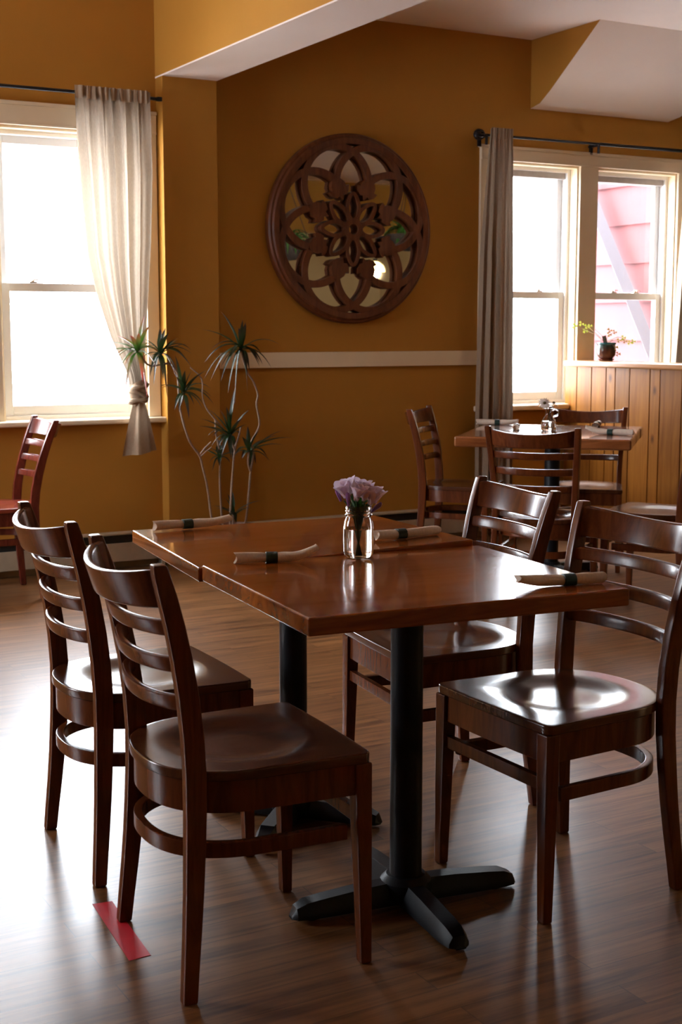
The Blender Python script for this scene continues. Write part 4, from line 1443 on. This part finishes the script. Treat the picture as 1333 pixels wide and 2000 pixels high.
ROS = [
    ((2.608, 6.82, 1.229), [(2.41, 1.267), (2.356, 1.123), (2.454, 1.122), (2.474, 1.028), (2.512, 0.982), (2.658, 0.979), (2.658, 1.413), (2.528, 1.304), (2.608, 1.066), (2.774, 1.185), (2.542, 1.307), (2.701, 1.132), (2.576, 1.32), (2.676, 1.32), (2.531, 1.214), (2.628, 1.079), (2.718, 1.266)], 'leaf_lit'),
    ((2.737, 6.84, 1.212), [(2.795, 1.344), (2.861, 1.279), (2.94, 1.227), (2.898, 1.208), (2.945, 1.137), (2.696, 1.045), (2.759, 0.982), (2.69, 1.186), (2.832, 1.116), (2.805, 1.293), (2.729, 1.077), (2.817, 1.089), (2.878, 1.26), (2.704, 1.293), (2.657, 1.092), (2.907, 1.183)], 'leaf'),
    ((2.868, 6.84, 1.004), [(2.965, 1.123), (2.922, 0.854), (2.787, 0.913), (2.699, 1.045), (3.053, 0.933), (2.854, 1.198), (3.045, 1.016), (2.802, 1.089), (2.891, 1.102), (2.962, 0.908), (2.828, 0.898), (2.771, 1.022), (3.023, 0.975), (2.911, 1.115)], 'leaf'),
    ((3.225, 6.86, 1.236), [(3.087, 1.432), (2.998, 1.336), (2.996, 1.16), (3.03, 1.066), (3.133, 0.991), (3.254, 0.983), (3.4, 1.127), (3.426, 1.248), (3.22, 1.375), (3.079, 1.057), (3.185, 0.929), (3.111, 1.209), (3.359, 1.207), (3.018, 1.077), (3.311, 1.109), (3.165, 1.347), (3.374, 1.145), (3.125, 1.125)], 'leaf'),
    ((3.12, 6.79, 0.767), [(2.94, 0.861), (2.969, 0.814), (3.013, 0.715), (3.159, 1.016), (3.229, 0.903), (3.257, 0.893), (3.061, 0.907), (3.18, 0.68), (3.173, 0.582), (3.088, 0.642), (2.968, 0.772), (3.112, 0.92), (3.0, 0.909), (3.212, 0.763), (3.042, 0.658)], 'leaf'),
    ((3.266, 6.86, 0.665), [(3.438, 0.779), (3.538, 0.732), (3.499, 0.69), (3.415, 0.627), (3.344, 0.587), (3.229, 0.729), (3.252, 0.808), (3.213, 0.631), (3.306, 0.569), (3.191, 0.646), (3.451, 0.749), (3.371, 0.724), (3.308, 0.783)], 'leaf'),
    ((3.087, 6.87, 0.644), [(3.017, 0.681), (3.062, 0.561), (3.171, 0.652), (3.125, 0.705), (3.038, 0.61), (3.057, 0.693), (3.155, 0.604), (3.113, 0.733)], 'leaf'),
    ((3.156, 6.84, 0.328), [(3.108, 0.416), (3.179, 0.449), (3.061, 0.371), (3.295, 0.399), (3.2, 0.377), (3.133, 0.438), (3.091, 0.326)], 'leaf'),
]
rnd = random.Random(42)
for c, tips, mt in ROS:
    mean = sum(sqrt((x - c[0]) ** 2 + (z - c[2]) ** 2) for x, z in tips) / len(tips)
    for k in range(6):
        a = rnd.uniform(0, 2 * pi)
        tips = tips + [(c[0] + mean * rnd.uniform(0.5, 0.95) * cos(a), c[2] + mean * rnd.uniform(0.5, 0.9) * sin(a))]
    c = Vector(c) - Vector((PX, PY, 0))
    mb = MB()
    for i, (tx, tz) in enumerate(tips):
        dx, dz_ = tx - PX - c.x, tz - c.z
        L = sqrt(dx * dx + dz_ * dz_)
        dy = rnd.uniform(-0.75, 0.62) * max(0.05, 0.22 - 0.5 * L)
        tip = Vector((tx - PX, c.y + dy, tz))
        droop = 0.55 if dz_ < 0.02 else 0.22
        mid = c + (tip - c) * 0.5 + Vector((0, 0, L * droop * 0.75))
        b0 = c + Vector((rnd.uniform(-.006, .006), rnd.uniform(-.006, .006), rnd.uniform(-.02, .012)))
        mb.blade(b0, mid, tip, (0.030 if mt == 'leaf_lit' else 0.024) * rnd.uniform(0.85, 1.15), 0.22, 11, 0.3, tmax=rnd.uniform(0.7, 1.0))
    mb.build('leaf_tuft', M[mt], dr, smooth=60)

# ------------------------------------------------------------------ tape on the floor
mb = MB()
q = [(0.990, 2.955), (1.036, 2.948), (1.012, 2.640), (0.962, 2.637)]
mb.add([(x, y, 0.0004) for x, y in q] + [(x, y, 0.0010) for x, y in q], [(3, 2, 1, 0), (4, 5, 6, 7), (0, 1, 5, 4), (1, 2, 6, 5), (2, 3, 7, 6), (3, 0, 4, 7)])
tag(mb.build('floor_tape', M['tape'], smooth=0), 'strip of red tape stuck on the floor under the nearest chair', 'tape')

# ------------------------------------------------------------------ things behind the camera that the round mirror shows
pl = thing('pendant_lamp', 'lit glass pendant lamp reflected in the round mirror', 'lamp', (9.40, -1.25, 2.10))
MB().lathe([(0.13, 0.0), (0.125, 0.03), (0.105, 0.075), (0.06, 0.115), (0.028, 0.13), (0.028, 0.127), (0.058, 0.112), (0.102, 0.073), (0.122, 0.03), (0.127, 0.0)], seg=32, cap=False).build('glass_shade', M['lamp_glass'], pl, smooth=50)
MB().lathe([(0.03, 0.125), (0.03, 0.17), (0.008, 0.18)], seg=16).build('cap', M['rod'], pl)
MB().tube([(0, 0, 0.17), (0, 0, CEIL_R - 2.10)], 0.004, 6).build('cord', M['rod'], pl)
bl = bpy.data.lights.new('pendant_bulb', 'POINT')
bl.energy = 45
bl.color = (1.0, 0.72, 0.38)
bl.shadow_soft_size = 0.05
bo = bpy.data.objects.new('pendant_bulb', bl)
COL.objects.link(bo)
bo.parent = pl
bo.location = (0, 0, -0.03)


def hanging_basket(x, y, z, label, seed):
    rnd = random.Random(seed)
    t = thing('hanging_basket', label, 'hanging basket', (x, y, z))
    MB().lathe([(0.0001, -0.16), (0.08, -0.15), (0.16, -0.10), (0.20, -0.03), (0.21, 0.0), (0.18, 0.0), (0.0001, -0.02)], seg=24, cap=False).build('bowl', M['basket'], t)
    m = MB()
    for k in range(3):
        a = 2 * pi * k / 3 + 0.4
        m.tube([(0.2 * cos(a), 0.2 * sin(a), 0), (0, 0, 0.55)], 0.003, 5)
    m.tube([(0, 0, 0.55), (0, 0, CEIL_R - z)], 0.004, 5)
    m.build('chain', M['rod'], t)
    m = MB()
    for k in range(70):
        a = rnd.uniform(0, 2 * pi)
        b = Vector((cos(a), sin(a), 0))
        r = rnd.uniform(0.12, 0.30)
        m.blade(b * 0.03, b * r * 0.6 + Vector((0, 0, rnd.uniform(0.06, 0.2))), b * r + Vector((0, 0, rnd.uniform(-0.12, 0.10))), 0.035, 0.15, 6, 0.5)
    m.build('foliage', M['green'], t)


hanging_basket(5.80, 3.24, 2.12, 'leafy hanging basket reflected at the left of the round mirror', 1)
hanging_basket(7.10, 3.24, 2.24, 'leafy hanging basket reflected at the right of the round mirror', 2)

# ------------------------------------------------------------------ repeats of a kind share a group
for ob in list(COL.objects):
    base = ob.name.split('.')[0]
    if ob.parent is None and base in ('ladder_back_chair', 'napkin_roll', 'dining_table', 'baseboard_heater', 'curtain', 'curtain_rod', 'hanging_basket'):
        ob['group'] = {'ladder_back_chair': 'ladder-back chairs in the dining room', 'napkin_roll': 'rolled napkins laid on the tables',
                       'dining_table': 'wooden dining tables', 'baseboard_heater': 'baseboard heaters along the window wall',
                       'curtain': 'linen window curtains', 'curtain_rod': 'black curtain rods', 'hanging_basket': 'hanging baskets seen in the mirror'}[base]
